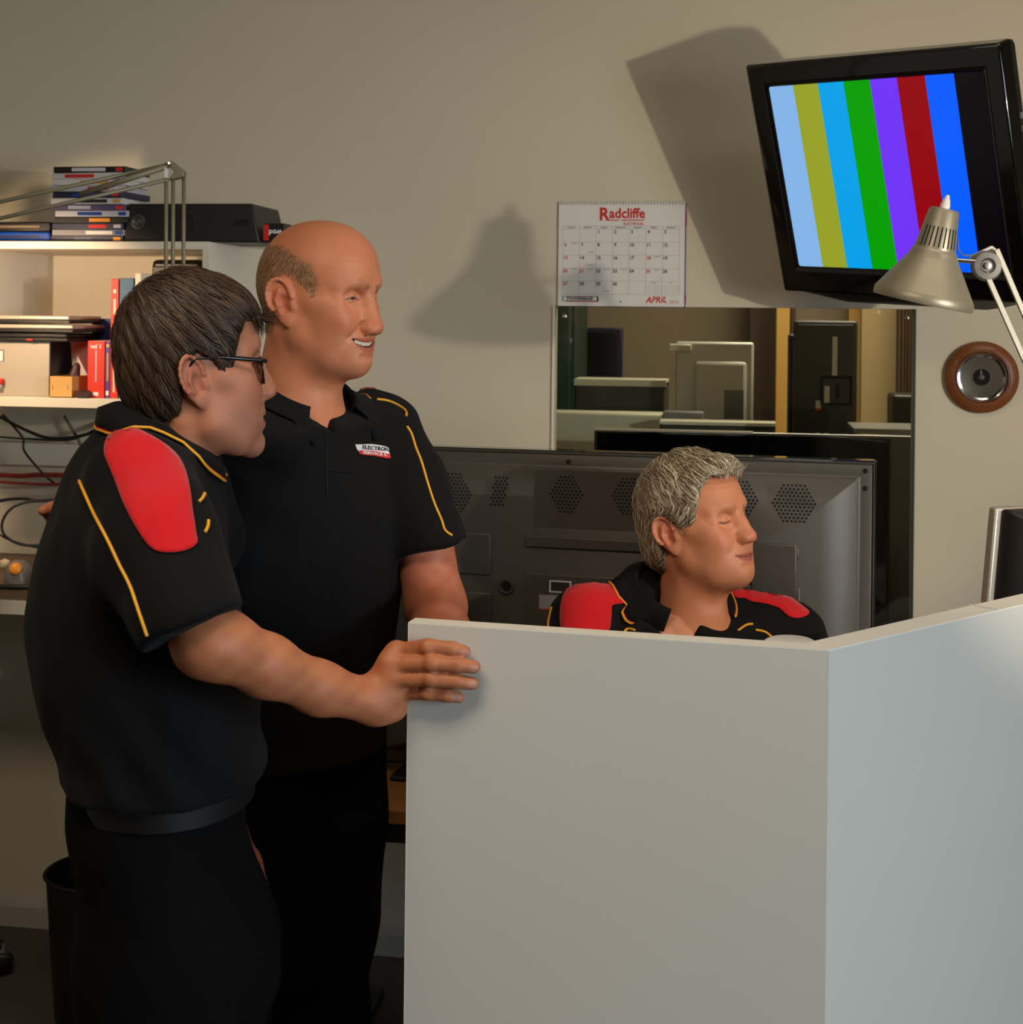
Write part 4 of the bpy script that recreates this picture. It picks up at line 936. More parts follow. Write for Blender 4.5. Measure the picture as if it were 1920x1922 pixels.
    def mouth(d, m):
        P, S = p[m], s[m]
        if sm: d = d+groove(S, curve2([(0.021,nt_[1]+0.002),(0.031,-0.043),(0.0385,-0.052)]), 0.0020*sm, 0.0050)+groove(S, [(0.0385,-0.052),(0.043,-0.062)], 0.0007*sm, 0.0060)     # smile fold
        d = smin(d, chain(S, [(mx_-0.005,0,mz+0.0046+mo),(mx_-0.0075,0.011,mz+0.0040+mo*0.9+up*0.15),(cx,mc,mz+up)], [0.0048,0.0042,0.0018], 0.004), 0.005)
        d = smin(d, chain(S, [(mx_-0.0065,0,mz-0.0056-mo),(mx_-0.0090,0.011,mz-0.0048-mo*0.9+up*0.15),(cx,mc,mz+up)], [0.0058,0.005,0.0018], 0.004), 0.005)
        v, ho, _ = lips(S[:,1], S[:,2], g); o = np.clip((np.abs(v)-ho)/0.0016,0,1)
        d = d+(0.0018+0.0022*bool(mo))*(1-o*o*(3-2*o))*np.clip((mc*1.06-S[:,1])/0.004,0,1)                                          # the gap
        d = d+groove(S, [(mc+0.0005,mz+up+0.001),(mc+0.001,mz+up-0.001)], 0.0007, 0.0030)                                             # corners
        d = d+groove(S, [(0,mz+0.010+mo),(0,mz+0.020)], 0.0010, 0.0030)                                                              # philtrum
        return d+groove(S, [(0,mz-0.017-mo),(0.014,mz-0.0155-mo)], 0.0026, 0.0048)                                                   # under the lip
    d = near(d, p, (mx_-0.008,0,mz), 0.062, mouth)
    if g.get('wr'):
        w = np.exp(-((p[:,2]-0.074)/0.016)**2)*np.clip((p[:,0]-0.03)/0.04,0,1); d = d+g['wr']*0.00035*w*np.sin(p[:,2]*640+1.5*np.sin(ay*60))
    tl = g.get('ear_tilt',0.22); c_, s_ = math.cos(tl), math.sin(tl); es = g.get('ear',1.1)
    def earf(d, m):
        S = s[m]; e = S-A_((-0.012,cw+0.004,-0.004)); e = np.stack([e[:,0]*c_+e[:,2]*s_, e[:,1]+e[:,0]*0.42, -e[:,0]*s_+e[:,2]*c_], 1)/es    # flared out to the back
        ear = ell(e, (0,0,0.004), (0.0175,0.0058,0.029))
        ear = smin(ear, ell(e, (0.004,0,-0.024), (0.0095,0.0055,0.011)), 0.008)
        rim = [(0.0150*math.cos(a0)-0.001,0.0052,0.007+0.0240*math.sin(a0)) for a0 in np.linspace(-0.1,3.9,13)]
        ear = smin(ear, chain(e, rim, [0.0027]*len(rim), 0.002), 0.003)
        ear = smax(ear, -ell(e, (0.003,0.0075,-0.004), (0.0088,0.0080,0.0125)), 0.004)
        ear = smax(ear, -chain(e, [(-0.010,0.0075,-0.004),(-0.0095,0.0075,0.014),(0.0,0.0075,0.024)], [0.0028,0.0032,0.0026], 0.002), 0.003)
        ear = smin(ear, chain(e, [(-0.004,0.004,-0.012),(-0.0065,0.0045,0.002),(-0.001,0.0045,0.014)], [0.0022,0.0024,0.002], 0.002), 0.003)    # antihelix
        ear = smin(ear, ell(e, (0.0135,0.003,-0.008), (0.0045,0.0045,0.0065)), 0.004)                                               # tragus
        return smin(d, ear*es, 0.005)
    d = near(d, s, (-0.012,cw+0.006,-0.004), 0.058, earf)
    nk = g.get('neck',((-0.020,0,-0.05),(-0.045,0,-0.17),0.054,0.058))
    d = smin(d, cap(p, nk[0], nk[1], nk[2], nk[3]), 0.028)
    d = smin(d, ell(p, (nk[0][0]*0.5+nk[1][0]*0.5+0.05,0,-0.145), (0.012,0.010,0.016)), 0.02)
    d = smin(d, cap(s, (-0.03,0.050,-0.055),(nk[1][0]+0.055,0.016,-0.19), 0.012,0.010), 0.02)
    if g.get('chest'): c0, r0 = g['chest']; d = smin(d, ell(p, c0, r0), 0.05)
    return d
# ---------------------------------------------------------------- people
mat('skin_a', (200,140,112), 0.52, spec=0.36, attr='tone', var=0.05, vscale=60, bump=0.12, bscale=420)
mat('skin_b', (200,140,112), 0.52, spec=0.36, attr='tone', var=0.06, vscale=50, bump=0.12, bscale=420)
mat('skin_c', (200,140,112), 0.52, spec=0.36, attr='tone', var=0.06, vscale=60, bump=0.14, bscale=420)
mat('polo_black', (12,11,11), 0.85, sheen=0.02, bump=0.25, bscale=900, spec=0.16)
mat('polo_red', (200,14,24), 0.85, sheen=0.15, bump=0.25, bscale=900, spec=0.25)
mat('piping_yellow', (226,160,28), 0.6); mat('piping_red', (190,28,20), 0.6)
mat('trouser_black', (8,7,7), 0.9, bump=0.25, bscale=700, spec=0.1)
mat('belt_leather', (14,12,11), 0.55, spec=0.3)
mat('hair_strands', (80,60,40), 0.5, attr='tone', spec=0.35)
mat('shoe_black', (14,13,12), 0.35)
mat('frame_black', (14,13,14), 0.25)
mat('lens_glass', (255,255,255), 0.02); MATS['lens_glass'] = glass
LIN = lambda c: np.array(lin(c))
def rotm(yaw, pitch=0.0, roll=0.0):
    """yaw: degrees turned from facing +x (photo right) towards the camera; pitch: degrees nose up; roll: degrees tilted to own right"""
    a, b, c = -math.radians(yaw), math.radians(pitch), math.radians(roll)
    Rz = np.array([[math.cos(a),-math.sin(a),0],[math.sin(a),math.cos(a),0],[0,0,1]])
    Ry = np.array([[math.cos(b),0,-math.sin(b)],[0,1,0],[math.sin(b),0,math.cos(b)]])
    Rx = np.array([[1,0,0],[0,math.cos(c),-math.sin(c)],[0,math.sin(c),math.cos(c)]])
    return Rz@Ry@Rx
class Head:
    def __init__(s, g, ear_px, depth, yaw, pitch, roll, scale=(1,1,1)):
        s.g = g; s.R = rotm(yaw,pitch,roll); s.S = np.array(scale, float)
        e = s.R@(np.array([-0.012,-g.get('cw',0.075)-0.012,-0.002])*s.S)          # the near ear, where the photo shows it
        t = pc(ear_px[0],ear_px[1],depth+e[1]); s.o = t-e; s.o[1] = depth
    def to(s, V): return (V*s.S)@s.R.T+s.o
    def inv(s, P): return (P-s.o)@s.R/s.S
    def sdf(s, P): return head_sdf(((P-A_(s.o))@A_(s.R)/A_(s.S)).astype(F4), s.g)*float(s.S.min())
def mixc(col, w, c): w = np.clip(w,0,1)[:,None]; return col*(1-w)+np.asarray(c)*w
def sstep(x, a, b): t = np.clip((x-a)/(b-a),0,1); return t*t*(3-2*t)
def head_color(L, g):
    """L: points in head space"""
    s = np.stack([L[:,0],np.abs(L[:,1]),L[:,2]],1).astype(F4); base = LIN(g['skin']); n = len(L)
    col = np.tile(base,(n,1)); red = LIN(g.get('flush',(186,92,72)))
    def blob(c,r,w,cc):
        nonlocal col
        q = np.sqrt((((s-A_(c))/A_(r))**2).sum(1)); col = mixc(col,(1-sstep(q,0.3,1.0))*w,cc)
    blob((0.075,0.045,-0.025),(0.03,0.028,0.03),0.4,red); blob((0.115,0,-0.03),(0.025,0.02,0.02),0.45,red)
    blob((-0.012,0.09,0.0),(0.03,0.03,0.045),0.45,red); blob((0.07,0.03,0.085),(0.05,0.05,0.03),0.15,red)
    dk = LIN(g.get('beard',(150,104,84)))
    jaw = (1-sstep(s[:,2],-0.06,-0.035))*sstep(s[:,0],0.02,0.045)*(1-sstep(-s[:,2],0.11,0.13)); col = mixc(col,jaw*g.get('stubble',0.25),dk)
    mo = g.get('open',0.0)
    v, ho, mc = lips(s[:,1],s[:,2],g); fr_ = (s[:,0] > 0.06) & (s[:,1] < mc*1.02); tp = np.clip(1-(s[:,1]/mc)**2,0,1)**0.6
    hl = np.where(v > 0,0.0062,0.0088)*tp+0.0004
    col = mixc(col,(1-sstep(np.abs(v)-ho-hl,-0.0012,0.0012))*fr_,LIN(g.get('lips',(168,84,76))))
    if mo:
        gap = fr_ & (np.abs(v) < ho+0.0006); col[gap] = LIN((52,18,16)); col[gap & (v > -ho*0.55) & (s[:,1] < mc*0.82)] = LIN((200,188,170))
    else: col = mixc(col,(1-sstep(np.abs(v),0.0004,0.0016))*fr_*0.8,LIN((96,40,36)))
    bd = chain(s,[(0.094,0.013,0.029),(0.089,0.030,0.0365),(0.070,0.050,0.030)],[0.0042,0.0048,0.0026],0.004)
    br = (1-sstep(bd,0.0,0.004))*(0.8+0.3*np.sin(s[:,1]*2600+s[:,2]*1500)); col = mixc(col,br*g.get('brow_w',0.6),LIN(g.get('brow',(84,62,46))))
    ey = np.sqrt(((s-A_((0.0725,0.0315,0.010)))**2).sum(1))
    if g.get('lid',0.35) > 0:
        op = (ey < 0.01245) & (s[:,0] > 0.076); col[op] = LIN((200,190,180))
        gz = g.get('gaze',(0.0,0.0)); ir = np.sqrt((s[:,1]-0.0315-gz[0])**2+(s[:,2]-0.0095-gz[1])**2)
        col[op & (ir < 0.0058)] = LIN((66,72,76)); col[op & (ir < 0.0026)] = LIN((8,8,8))
    lash = np.abs(ey-0.0126) < 0.0009
    if g.get('lid',0.35) <= 0:
        sl = line2(s[:,1],s[:,2],curve2([(0.019,0.006),(0.031,0.0028),(0.044,0.005)])); col = mixc(col,(1-sstep(sl,0.0004,0.0020))*(s[:,0] > 0.06)*0.85,LIN((70,42,34)))
    else:
        zl = 0.0102+0.0042*g['lid']; sl = line2(s[:,1],s[:,2],curve2([(0.019,zl-0.0035),(0.031,zl),(0.045,zl-0.004)])); col = mixc(col,(1-sstep(sl,0.0004,0.0018))*(s[:,0] > 0.06)*0.9,LIN((40,24,20)))
    no = np.sqrt((((s-A_((g.get('nose',(0.118,-0.03))[0]-0.016,0.0068,g.get('nose',(0.118,-0.03))[1]-0.0115)))/A_((0.006,0.0034,0.004)))**2).sum(1))
    col = mixc(col,(1-sstep(no,0.6,1.0))*0.8,LIN((60,26,20)))
    if g.get('crop') is not None:
        e_ = -poly_sdf(L[:,0],L[:,2],g['crop']); side = np.maximum(sstep(s[:,1],0.025,0.045),sstep(-L[:,0],0.05,0.07))*(1-sstep(s[:,1],0.080,0.083)); col = mixc(col,sstep(e_,-0.004,0.012)*side*0.55,LIN((118,92,66)))
    return col
def poly_sdf(x, z, poly):
    P = np.array(poly,float); d = np.full(len(x),1e9); ins = np.zeros(len(x),bool)
    for i in range(len(P)):
        a, b = P[i], P[(i+1)%len(P)]; e = b-a; wx, wz = x-a[0], z-a[1]
        t = np.clip((wx*e[0]+wz*e[1])/(e@e),0,1); d = np.minimum(d,(wx-e[0]*t)**2+(wz-e[1]*t)**2)
        c = ((a[1] <= z) & (b[1] > z)) | ((b[1] <= z) & (a[1] > z))
        with np.errstate(divide='ignore',invalid='ignore'): xi = a[0]+(z-a[1])/(e[1] if e[1] else 1e-9)*e[0]
        ins ^= c & (x < xi)
    d = np.sqrt(d); return np.where(ins,-d,d).astype(F4)
def strands(V, Q, n, flow, length, width, lift, colors, seed, keep=None, bend=0.25, nseg=5, free=0, sag=0.35):
    """tapered hair strands lying on a cap mesh (head space)"""
    rs = np.random.RandomState(seed); bv = BVHTree.FromPolygons([tuple(v) for v in V],[tuple(q) for q in Q])
    tri = V[Q[:,[0,1,2]]]; ar = np.linalg.norm(np.cross(tri[:,1]-tri[:,0],tri[:,2]-tri[:,0]),axis=1); pick = rs.choice(len(Q),n,p=ar/ar.sum())
    vs, fs, cs = [], [], []
    for fi in pick:
        w = rs.dirichlet((1,1,1)); p = Vector(w@V[Q[fi][[0,1,2]]])
        if keep and not keep(p,rs): continue
        L = length*(0.6+0.7*rs.rand()); st = L/nseg; path = []; jit = Vector(rs.normal(size=3)*bend); nrm = None
        off = lift*rs.rand(); loc, nrm, _, _ = bv.find_nearest(p)
        if nrm is None: continue
        p = loc
        for k in range(nseg+1):
            path.append((p+nrm*(off*math.sin(math.pi*min(1,0.15+0.85*k/nseg))+0.0004),nrm.copy()))
            d = Vector(flow(p))+jit; d = d-nrm*d.dot(nrm)
            if d.length < 1e-6: break
            if k >= nseg-free:
                d = d.normalized()+Vector((0,0,-sag)); p = p+d.normalized()*st; continue
            q, n2, _, _ = bv.find_nearest(p+d.normalized()*st)
            if q is None: break
            p, nrm = q, n2
        if len(path) < 3: continue
        c = colors[rs.randint(len(colors))]*(0.75+0.5*rs.rand()); b = len(vs); m_ = len(path)
        for k,(q,nn_) in enumerate(path):
            t = (path[min(k+1,m_-1)][0]-path[max(k-1,0)][0]).normalized(); sd = t.cross(nn_); wd = width*(0.35+0.65*math.sin(math.pi*min(0.97,0.25+0.75*k/(m_-1))))
            vs += [q-sd*wd, q+nn_*wd*0.6, q+sd*wd]; cs += [c]*3
        for k in range(m_-1):
            a = b+3*k; fs += [(a,a+1,a+4,a+3),(a+1,a+2,a+5,a+4)]
    return np.array([tuple(v) for v in vs]), np.array(fs), np.array(cs)
def merge(*parts):
    V, Q, C, o = [], [], [], 0
    for v,q,c in parts: V.append(v); Q.append(q+o); C.append(c); o += len(v)
    return np.concatenate(V), np.concatenate(Q), np.concatenate(C)
CAM0 = np.array([0,0,CAMZ])
class Cloth:
    """casts points of the photo frame on to a garment mesh"""
    def __init__(s, V, Q): s.b = BVHTree.FromPolygons([tuple(v) for v in V],[tuple(q) for q in Q])
    def hit(s, px, py, off=0.0):
        d = Vector(pc(px,py,1.0)-CAM0); h, n, _, _ = s.b.ray_cast(Vector(CAM0),d)
        if h is None: return None
        if n.dot(d) > 0: n = -n
        return h+n*off
    def near(s, p, off=0.0):
        h, n, _, _ = s.b.find_nearest(Vector(p)); 
        return h+n*off
def spline(pts, per=10):
    P = [np.array(p,float) for p in pts]; out = []
    for i in range(len(P)-1):
        a,b,c,d = P[max(i-1,0)],P[i],P[i+1],P[min(i+2,len(P)-1)]
        for k in range(per):
            t = k/per; out.append(0.5*((2*b)+(c-a)*t+(2*a-5*b+4*c-d)*t*t+(3*b-a-3*c+d)*t**3))
    out.append(P[-1]); return out
def wv(p): return c2w(p[0],p[1],p[2])
def piping(cl, px, parent, name='piping', r=0.0022, mname='piping_yellow', off=0.001):
    pts = [cl.hit(x,y,off) for x,y in spline(px)]; pts = [p for p in pts if p is not None]
    # smooth out jumps
    if len(pts) > 2: MB().tube([wv(p) for p in pts],r,6).build(name,mname,parent,smooth=True)
def patch(cl, poly, parent, name, mname, off=0.0022, step=9, smooth=1):
    pl = spline(list(poly)+[poly[0]],6)[:-1]; pl = [tuple(p) for p in pl]
    xs = [p[0] for p in pl]; ys = [p[1] for p in pl]; pts = [Vector(p) for p in pl]; nb_ = len(pts)
    gx, gy = np.meshgrid(np.arange(min(xs),max(xs),step),np.arange(min(ys),max(ys),step)); gx, gy = gx.ravel(), gy.ravel()
    ins = poly_sdf(gx,gy,pl) < -step*0.4
    pts += [Vector((x,y)) for x,y in zip(gx[ins],gy[ins])]
    r = delaunay_2d_cdt(pts,[(i,(i+1)%nb_) for i in range(nb_)],[list(range(nb_))],1,1e-4)
    def seek(x,y):
        for k in range(0,48,2):
            h = cl.hit(x,y+k,off)
            if h is not None: return h
    vs = [seek(v.x,v.y) for v in r[0]]; ok = [v is not None for v in vs]
    fs = [tuple(f) for f in r[2] if all(ok[i] for i in f)]
    fs = [f for f in fs if max((vs[f[i]]-vs[f[i-1]]).length for i in range(3)) < 0.08]
    us = sorted({i for f in fs for i in f}); mp_ = {i:k for k,i in enumerate(us)}
    o = link_mesh(name,[wv(vs[i]) for i in us],[tuple(mp_[i] for i in f) for f in fs],mname,parent,smooth=True,fix=False)
    so = o.modifiers.new('thickness','SOLIDIFY'); so.thickness = 0.0016; so.offset = 0
    return o
def collar(base, axis, fwd, r0, parent, open_deg=24, back=0.05, fall=0.05, flare=0.022, tip=0.03, name='collar', drop=0.03, depth_k=1.0, cl=None, pipe=(0.0,1.0)):
    """polo collar round the neck: stand, fold and fall, with piping on its lower edge"""
    base, up, f = np.array(base), np.array(axis)/np.linalg.norm(axis), np.array(fwd); f = f-up*(f@up); f /= np.linalg.norm(f); l = np.cross(up,f)
    n = 44; rows = [[] for _ in range(6)]
    for i in range(n+1):
        th = math.radians(open_deg+(360-2*open_deg)*i/n); c, s = math.cos(th), math.sin(th); fr = (1+c)/2; fr2 = fr**3
        d = f*c*depth_k+l*s; ht = back*(1-fr)+ (back-drop)*fr
        P = lambda rr,hh: base+d*rr+up*hh
        rows[0].append(P(r0+0.004,ht-0.03-0.02*fr2)); rows[1].append(P(r0+0.003,ht-0.006)); rows[2].append(P(r0+0.006,ht)); rows[3].append(P(r0+0.011,ht-0.004))
        rows[4].append(P(r0+0.012+flare*0.55,ht-fall*0.55-tip*0.4*fr2)); rows[5].append(P(r0+0.012+flare,ht-fall-tip*fr2))
    if cl is not None:
        for r,gap in ((3,0.002),(4,0.005),(5,0.0045)):
            for i in range(n+1):
                h, nn_, _, _ = cl.b.find_nearest(Vector(rows[r][i])); k = (Vector(rows[r][i])-h).dot(nn_)
                if r == 5 or k < gap: rows[r][i] = np.array(h+nn_*gap)
    V = np.array(rows).reshape(-1,3); m_ = n+1; Q = np.array([(r*m_+i,r*m_+i+1,(r+1)*m_+i+1,(r+1)*m_+i) for r in range(5) for i in range(n)])
    o = np_mesh(name,V,Q,'polo_black',parent); so = o.modifiers.new('thickness','SOLIDIFY'); so.thickness = 0.0025; so.offset = 0
    edge = rows[5][int(len(rows[5])*pipe[0]):int(len(rows[5])*pipe[1])]
    MB().tube([wv(p) for p in edge],0.0021,6).build('collar_piping','piping_yellow',parent,smooth=True)
    MB().tube([wv(p+(q-p)*0.09+up*0.0) for p,q in zip(edge,rows[4][int(len(rows[5])*pipe[0]):])],0.0018,6).build('collar_piping','piping_red',parent,smooth=True)
    return rows
def garment(name, fn, lo, hi, h, mname, parent):
    V, Q = clean(*surf(fn,lo,hi,h,1)); return np_mesh(name,V,Q,mname,parent), V, Q
def folds(p, amp, seed, s=(26,26,16)):
    q = p*A_(s); return (fbm(q,1.0,seed)+0.5*fbm(q*A_((2.3,2.3,2.0)),1.0,seed+5)+0.22*fbm(q*A_((5.0,5.0,3.4)),1.0,seed+9))*amp
def px_loft(rows, depth, halfw, yaw, dy=None):
    """rows: (py, x_left, x_right) -> loft nodes; halfw: matching half widths across the view"""
    nodes = []
    for i,(py,xl,xr) in enumerate(rows):
        dd = depth if dy is None else depth+dy[i]
        a, b = pc(xl,py,dd), pc(xr,py,dd); X = (b[0]-a[0])/2; w = halfw[i]; c, s = math.cos(yaw), math.sin(yaw)
        hx = math.sqrt(max((X*X-(w*s)**2)/(c*c),0.06**2))
        nodes.append(((a[2]+b[2])/2,(a[0]+b[0])/2,dd,hx,w,yaw))
    nodes.sort(key=lambda t: t[0]); return nodes
def hand_color(V, base, nails, flush=(164,86,62)):
    col = np.tile(LIN(base),(len(V),1)); col = mixc(col,0.25+0.25*np.sin(V[:,0]*170)*np.sin(V[:,2]*210),LIN(flush))
    for c,r in nails: col = mixc(col,1-sstep(np.linalg.norm((V-c)/r,axis=1),0.75,1.0),LIN((190,132,112)))
    return col
def person(base, label): return thing('person',tuple(c2w(*base)),label,'person')

# ================================================================ man with glasses at the left
YA = 2.0
perA = person((-0.44,YA,0),'dark haired man in glasses and black polo with red shoulders holding the partition')
gA = dict(skin=(184,118,86),flush=(160,80,62),nose=(0.121,-0.030),nr=0.0098,lid=0.55,mz=-0.068,mx=0.0985,open=0.0030,smile=0.5,chin=(0.083,-0.100),cw=0.073,brow=(74,52,38),stubble=0.35,
          neck=((-0.022,0,-0.05),(-0.070,0,-0.20),0.053,0.062),ear=1.12,lips=(150,80,70))
hA = Head(gA,(366,714),YA,-21,6,0,(0.92,0.97,1.0))
shA = pc(228,898,1.85); hemA = pc(366,1172,1.735); elA = pc(388,1206,1.735)
armA = [pc(285,985,1.815), pc(335,1085,1.775), elA, pc(424,1214,1.748), pc(500,1250,1.785), pc(600,1292,1.84), pc(700,1318,1.89)]
rA = [0.036,0.038,0.0375,0.0365,0.0345,0.0300,0.0260]
fin = [([(744,1224,1.897),(803,1214,1.873),(848,1218,1.8705),(872,1223,1.8725)],[0.0115,0.0100,0.0092,0.0078]),
       ([(733,1247,1.887),(810,1244,1.866),(858,1248,1.865),(890,1252,1.868)],[0.0122,0.0103,0.0095,0.0082]),
       ([(736,1273,1.887),(808,1274,1.868),(856,1279,1.867),(887,1283,1.870)],[0.0120,0.0100,0.0092,0.0080]),
       ([(749,1299,1.897),(803,1300,1.879),(838,1305,1.876),(861,1309,1.877)],[0.0108,0.0090,0.0083,0.0072])]
def arm_hand_A(p):
    d = chain(p,armA,rA,0.02)
    w = pc(706,1316,1.893); palm = None
    for pts,rs in fin:
        k = cap(p,w,pc(*pts[0]),0.0205,rs[0]+0.0035); palm = k if palm is None else smin(palm,k,0.014)
    palm = smin(palm,ell(p,pc(735,1330,1.902),(0.020,0.016,0.017)),0.015)
    palm = smin(palm,chain(p,[pc(728,1322,1.915),pc(752,1300,1.955),pc(790,1285,1.963),pc(815,1272,1.962)],[0.015,0.012,0.0105,0.009],0.006),0.012)
    d = smin(d,palm,0.018); f = None
    for pts,rs in fin:
        k = chain(p,[pc(*q) for q in pts],rs,0.004); k = smin(k,sph(p,pc(*pts[1])-np.array([0,0.0022,0]),rs[1]*0.92),0.004)
        f = k if f is None else smin(f,k,0.0016)
    d = smin(d,f,0.005)
    return d
def bodyA_arm(p): return arm_hand_A(p)
torA = px_loft([(1500,128,478),(1400,112,494),(1290,76,490),(1180,54,466),(1100,58,446),(980,86,428),(890,132,410),(830,180,388),(795,226,360)],YA,[0.165,0.172,0.176,0.182,0.186,0.186,0.168,0.115,0.06],math.radians(10))
def coreA(p):
    d = loft(p,torA)+0.022
    legs = smin(chain(p,[(-0.452,1.94,0.8),(-0.45,1.92,0.5),(-0.455,1.93,0.1)],[0.065,0.06,0.04],0.02),chain(p,[(-0.42,2.06,0.8),(-0.40,2.08,0.5),(-0.41,2.1,0.1)],[0.065,0.06,0.04],0.02),0.03)
    return smin(d,legs,0.02)
def build_body(per, skin, heads, parts, name='body'):
    mats = []; out = []
    V,Q,C = merge(*parts); 
    return np_mesh(name,V,Q,skin,per,colors=C)
def head_part(H):
    lo, hi = (-0.16,-0.13,-0.26), (0.14,0.13,0.145)
    V,Q = clean(*surf(lambda p: head_sdf(p,H.g),lo,hi,0.0017,1)); return H.to(V),Q,head_color(V,H.g),V
def region_part(fn, lo, hi, h, base, nails=()):
    V,Q = clean(*surf(fn,lo,hi,h,1)); return V,Q,hand_color(V,base,nails)
nailsA = [(pc(px,py,d)-np.array([0,0.007,0]),np.array([0.0075,0.006,0.0058])) for px,py,d in ((872,1224,1.874),(888,1252,1.869),(885,1282,1.871),(858,1308,1.877))]
hv = head_part(hA)
armp = region_part(bodyA_arm,(-0.52,1.64,1.05),(-0.03,2.0,1.46),0.0028,(186,116,74),nailsA)
corep = region_part(coreA,(-0.75,1.7,0.0),(-0.25,2.3,1.47),0.02,(200,140,112))
lhA = [pc(345,1010,2.14),pc(330,1300,2.17),pc(420,1560,2.16)]
lhp = region_part(lambda p: smin(chain(p,lhA,[0.045,0.04,0.028],0.02),chain(p,[lhA[2],pc(460,1625,2.15),pc(493,1668,2.14)],[0.028,0.024,0.011],0.01),0.02),(-0.55,2.0,0.7),(-0.28,2.32,1.45),0.006,(190,116,80))
build_body(perA,'skin_a',None,[hv[:3],armp,corep,lhp])
# polo shirt
rcA = pc(304,822,YA); fA = np.array([math.cos(math.radians(20)),math.sin(math.radians(20)),0]); axA = fA*0.46+np.array([0,0,0.888])
def shirtA(p):
    d = loft(p,torA)
    sl = chain(p,[pc(252,905,1.875),pc(298,1020,1.815),hemA],[0.066,0.074,0.062],0.03)
    hd_ = hemA-shA; sl = smax(sl,plane(p,hemA+np.array([0,0,-0.002]),(0.26,-0.15,-0.62)),0.004)
    d = smin(d,sl,0.035)
    d = smin(d,chain(p,[pc(335,900,2.13),pc(385,1010,2.16)],[0.062,0.06],0.02),0.04)
    d = smin(d,cap(p,rcA,rcA-axA*0.06,0.064,0.085),0.04)
    d = smin(d,ell(p,pc(310,1440,YA),(0.125,0.16,0.035)),0.03)
    d = d+folds(p,0.0070,3,(30,22,18))+0.003*np.sin(p[:,2]*60+p[:,0]*90)*sstep(-p[:,2],-1.2,-1.0)
    d = smax(d,plane(p,rcA+axA*0.004,axA),0.006)
    return smax(d,0.985-p[:,2],0.006)
_,sV,sQ = garment('polo_shirt',shirtA,(-0.76,1.6,0.96),(-0.22,2.35,1.53),0.006,'polo_black',perA); clA = Cloth(sV,sQ)
patch(clA,[(210,812),(250,806),(300,830),(335,862),(352,905),(360,960),(366,1000),(368,1022),(345,1035),(310,1038),(285,1030),(262,1000),(238,955),(212,890),(198,855),(200,830)],perA,'shoulder_panel','polo_red')
piping(clA,[(150,903),(175,960),(205,1018),(225,1060),(245,1100),(262,1150),(277,1194)],perA)
piping(clA,[(383,927),(379,935),(373,942)],perA); piping(clA,[(390,977),(389,988),(384,999)],perA)
collar(rcA,axA,fA,0.062,perA,open_deg=16,back=0.018,fall=0.036,flare=0.024,tip=-0.006,drop=0.0,depth_k=1.06,cl=clA)
# trousers, belt
trA = px_loft([(2700,170,420),(2300,170,500),(2100,158,520),(1922,156,528),(1800,154,522),(1700,156,500),(1600,148,468),(1520,136,462),(1462,138,474)],YA,[0.12,0.15,0.165,0.172,0.175,0.175,0.172,0.168,0.158],math.radians(10))
def trousA(p):
    d = loft(p,[n for n in trA])
    l1 = chain(p,[(-0.455,1.93,0.75),(-0.45,1.92,0.5),(-0.455,1.93,0.06)],[0.092,0.085,0.072],0.03)
    l2 = chain(p,[(-0.425,2.07,0.75),(-0.40,2.08,0.5),(-0.41,2.1,0.06)],[0.092,0.085,0.072],0.03)
    legs = smin(l1,l2,0.01)
    d = smin(smax(d,0.66-p[:,2],0.05),legs,0.05)
    q = p@A_(np.array([[0.8,0,-0.6],[0,1,0],[0.6,0,0.8]]))
    d = d+folds(q,0.007,11,(30,26,12))
    return smax(smax(d,0.035-p[:,2],0.003),p[:,2]-0.995,0.004)
garment('trousers',trousA,(-0.74,1.72,0.02),(-0.22,2.3,1.01),0.010,'trouser_black',perA)
bn_ = px_loft([(1476,138,474)],YA,[0.161],math.radians(10))[0]
def belt_ring(g,dz_): return [wv((bn_[1]+(bn_[3]+g)*math.cos(a)*math.cos(bn_[5])-(bn_[4]+g)*math.sin(a)*math.sin(bn_[5]),YA+(bn_[3]+g)*math.cos(a)*math.sin(bn_[5])+(bn_[4]+g)*math.sin(a)*math.cos(bn_[5]),bn_[0]+dz_)) for a in np.linspace(0,2*math.pi,57)[:-1]]
MB().rings([belt_ring(0.0035,-0.008),belt_ring(0.0035,0.016),belt_ring(-0.006,0.016),belt_ring(-0.006,-0.008)],closed=True).build('belt','belt_leather',perA,smooth=40)
def shoe(per, x, y, yaw):
    R = rotm(yaw)
    def fn(p):
        q = ((p-A_((x,y,0)))@A_(R)).astype(F4); d = smin(ell(q,(0.07,0,0.03),(0.13,0.05,0.045)),ell(q,(-0.01,0,0.05),(0.06,0.042,0.06)),0.03); return smax(d,0.004-p[:,2],0.004)
    V,Q = clean(*surf(fn,(x-0.26,y-0.26,-0.01),(x+0.26,y+0.26,0.14),0.01,1)); np_mesh('shoe',V,Q,'shoe_black',per)
shoe(perA,-0.455,1.93,-10); shoe(perA,-0.41,2.10,-10)
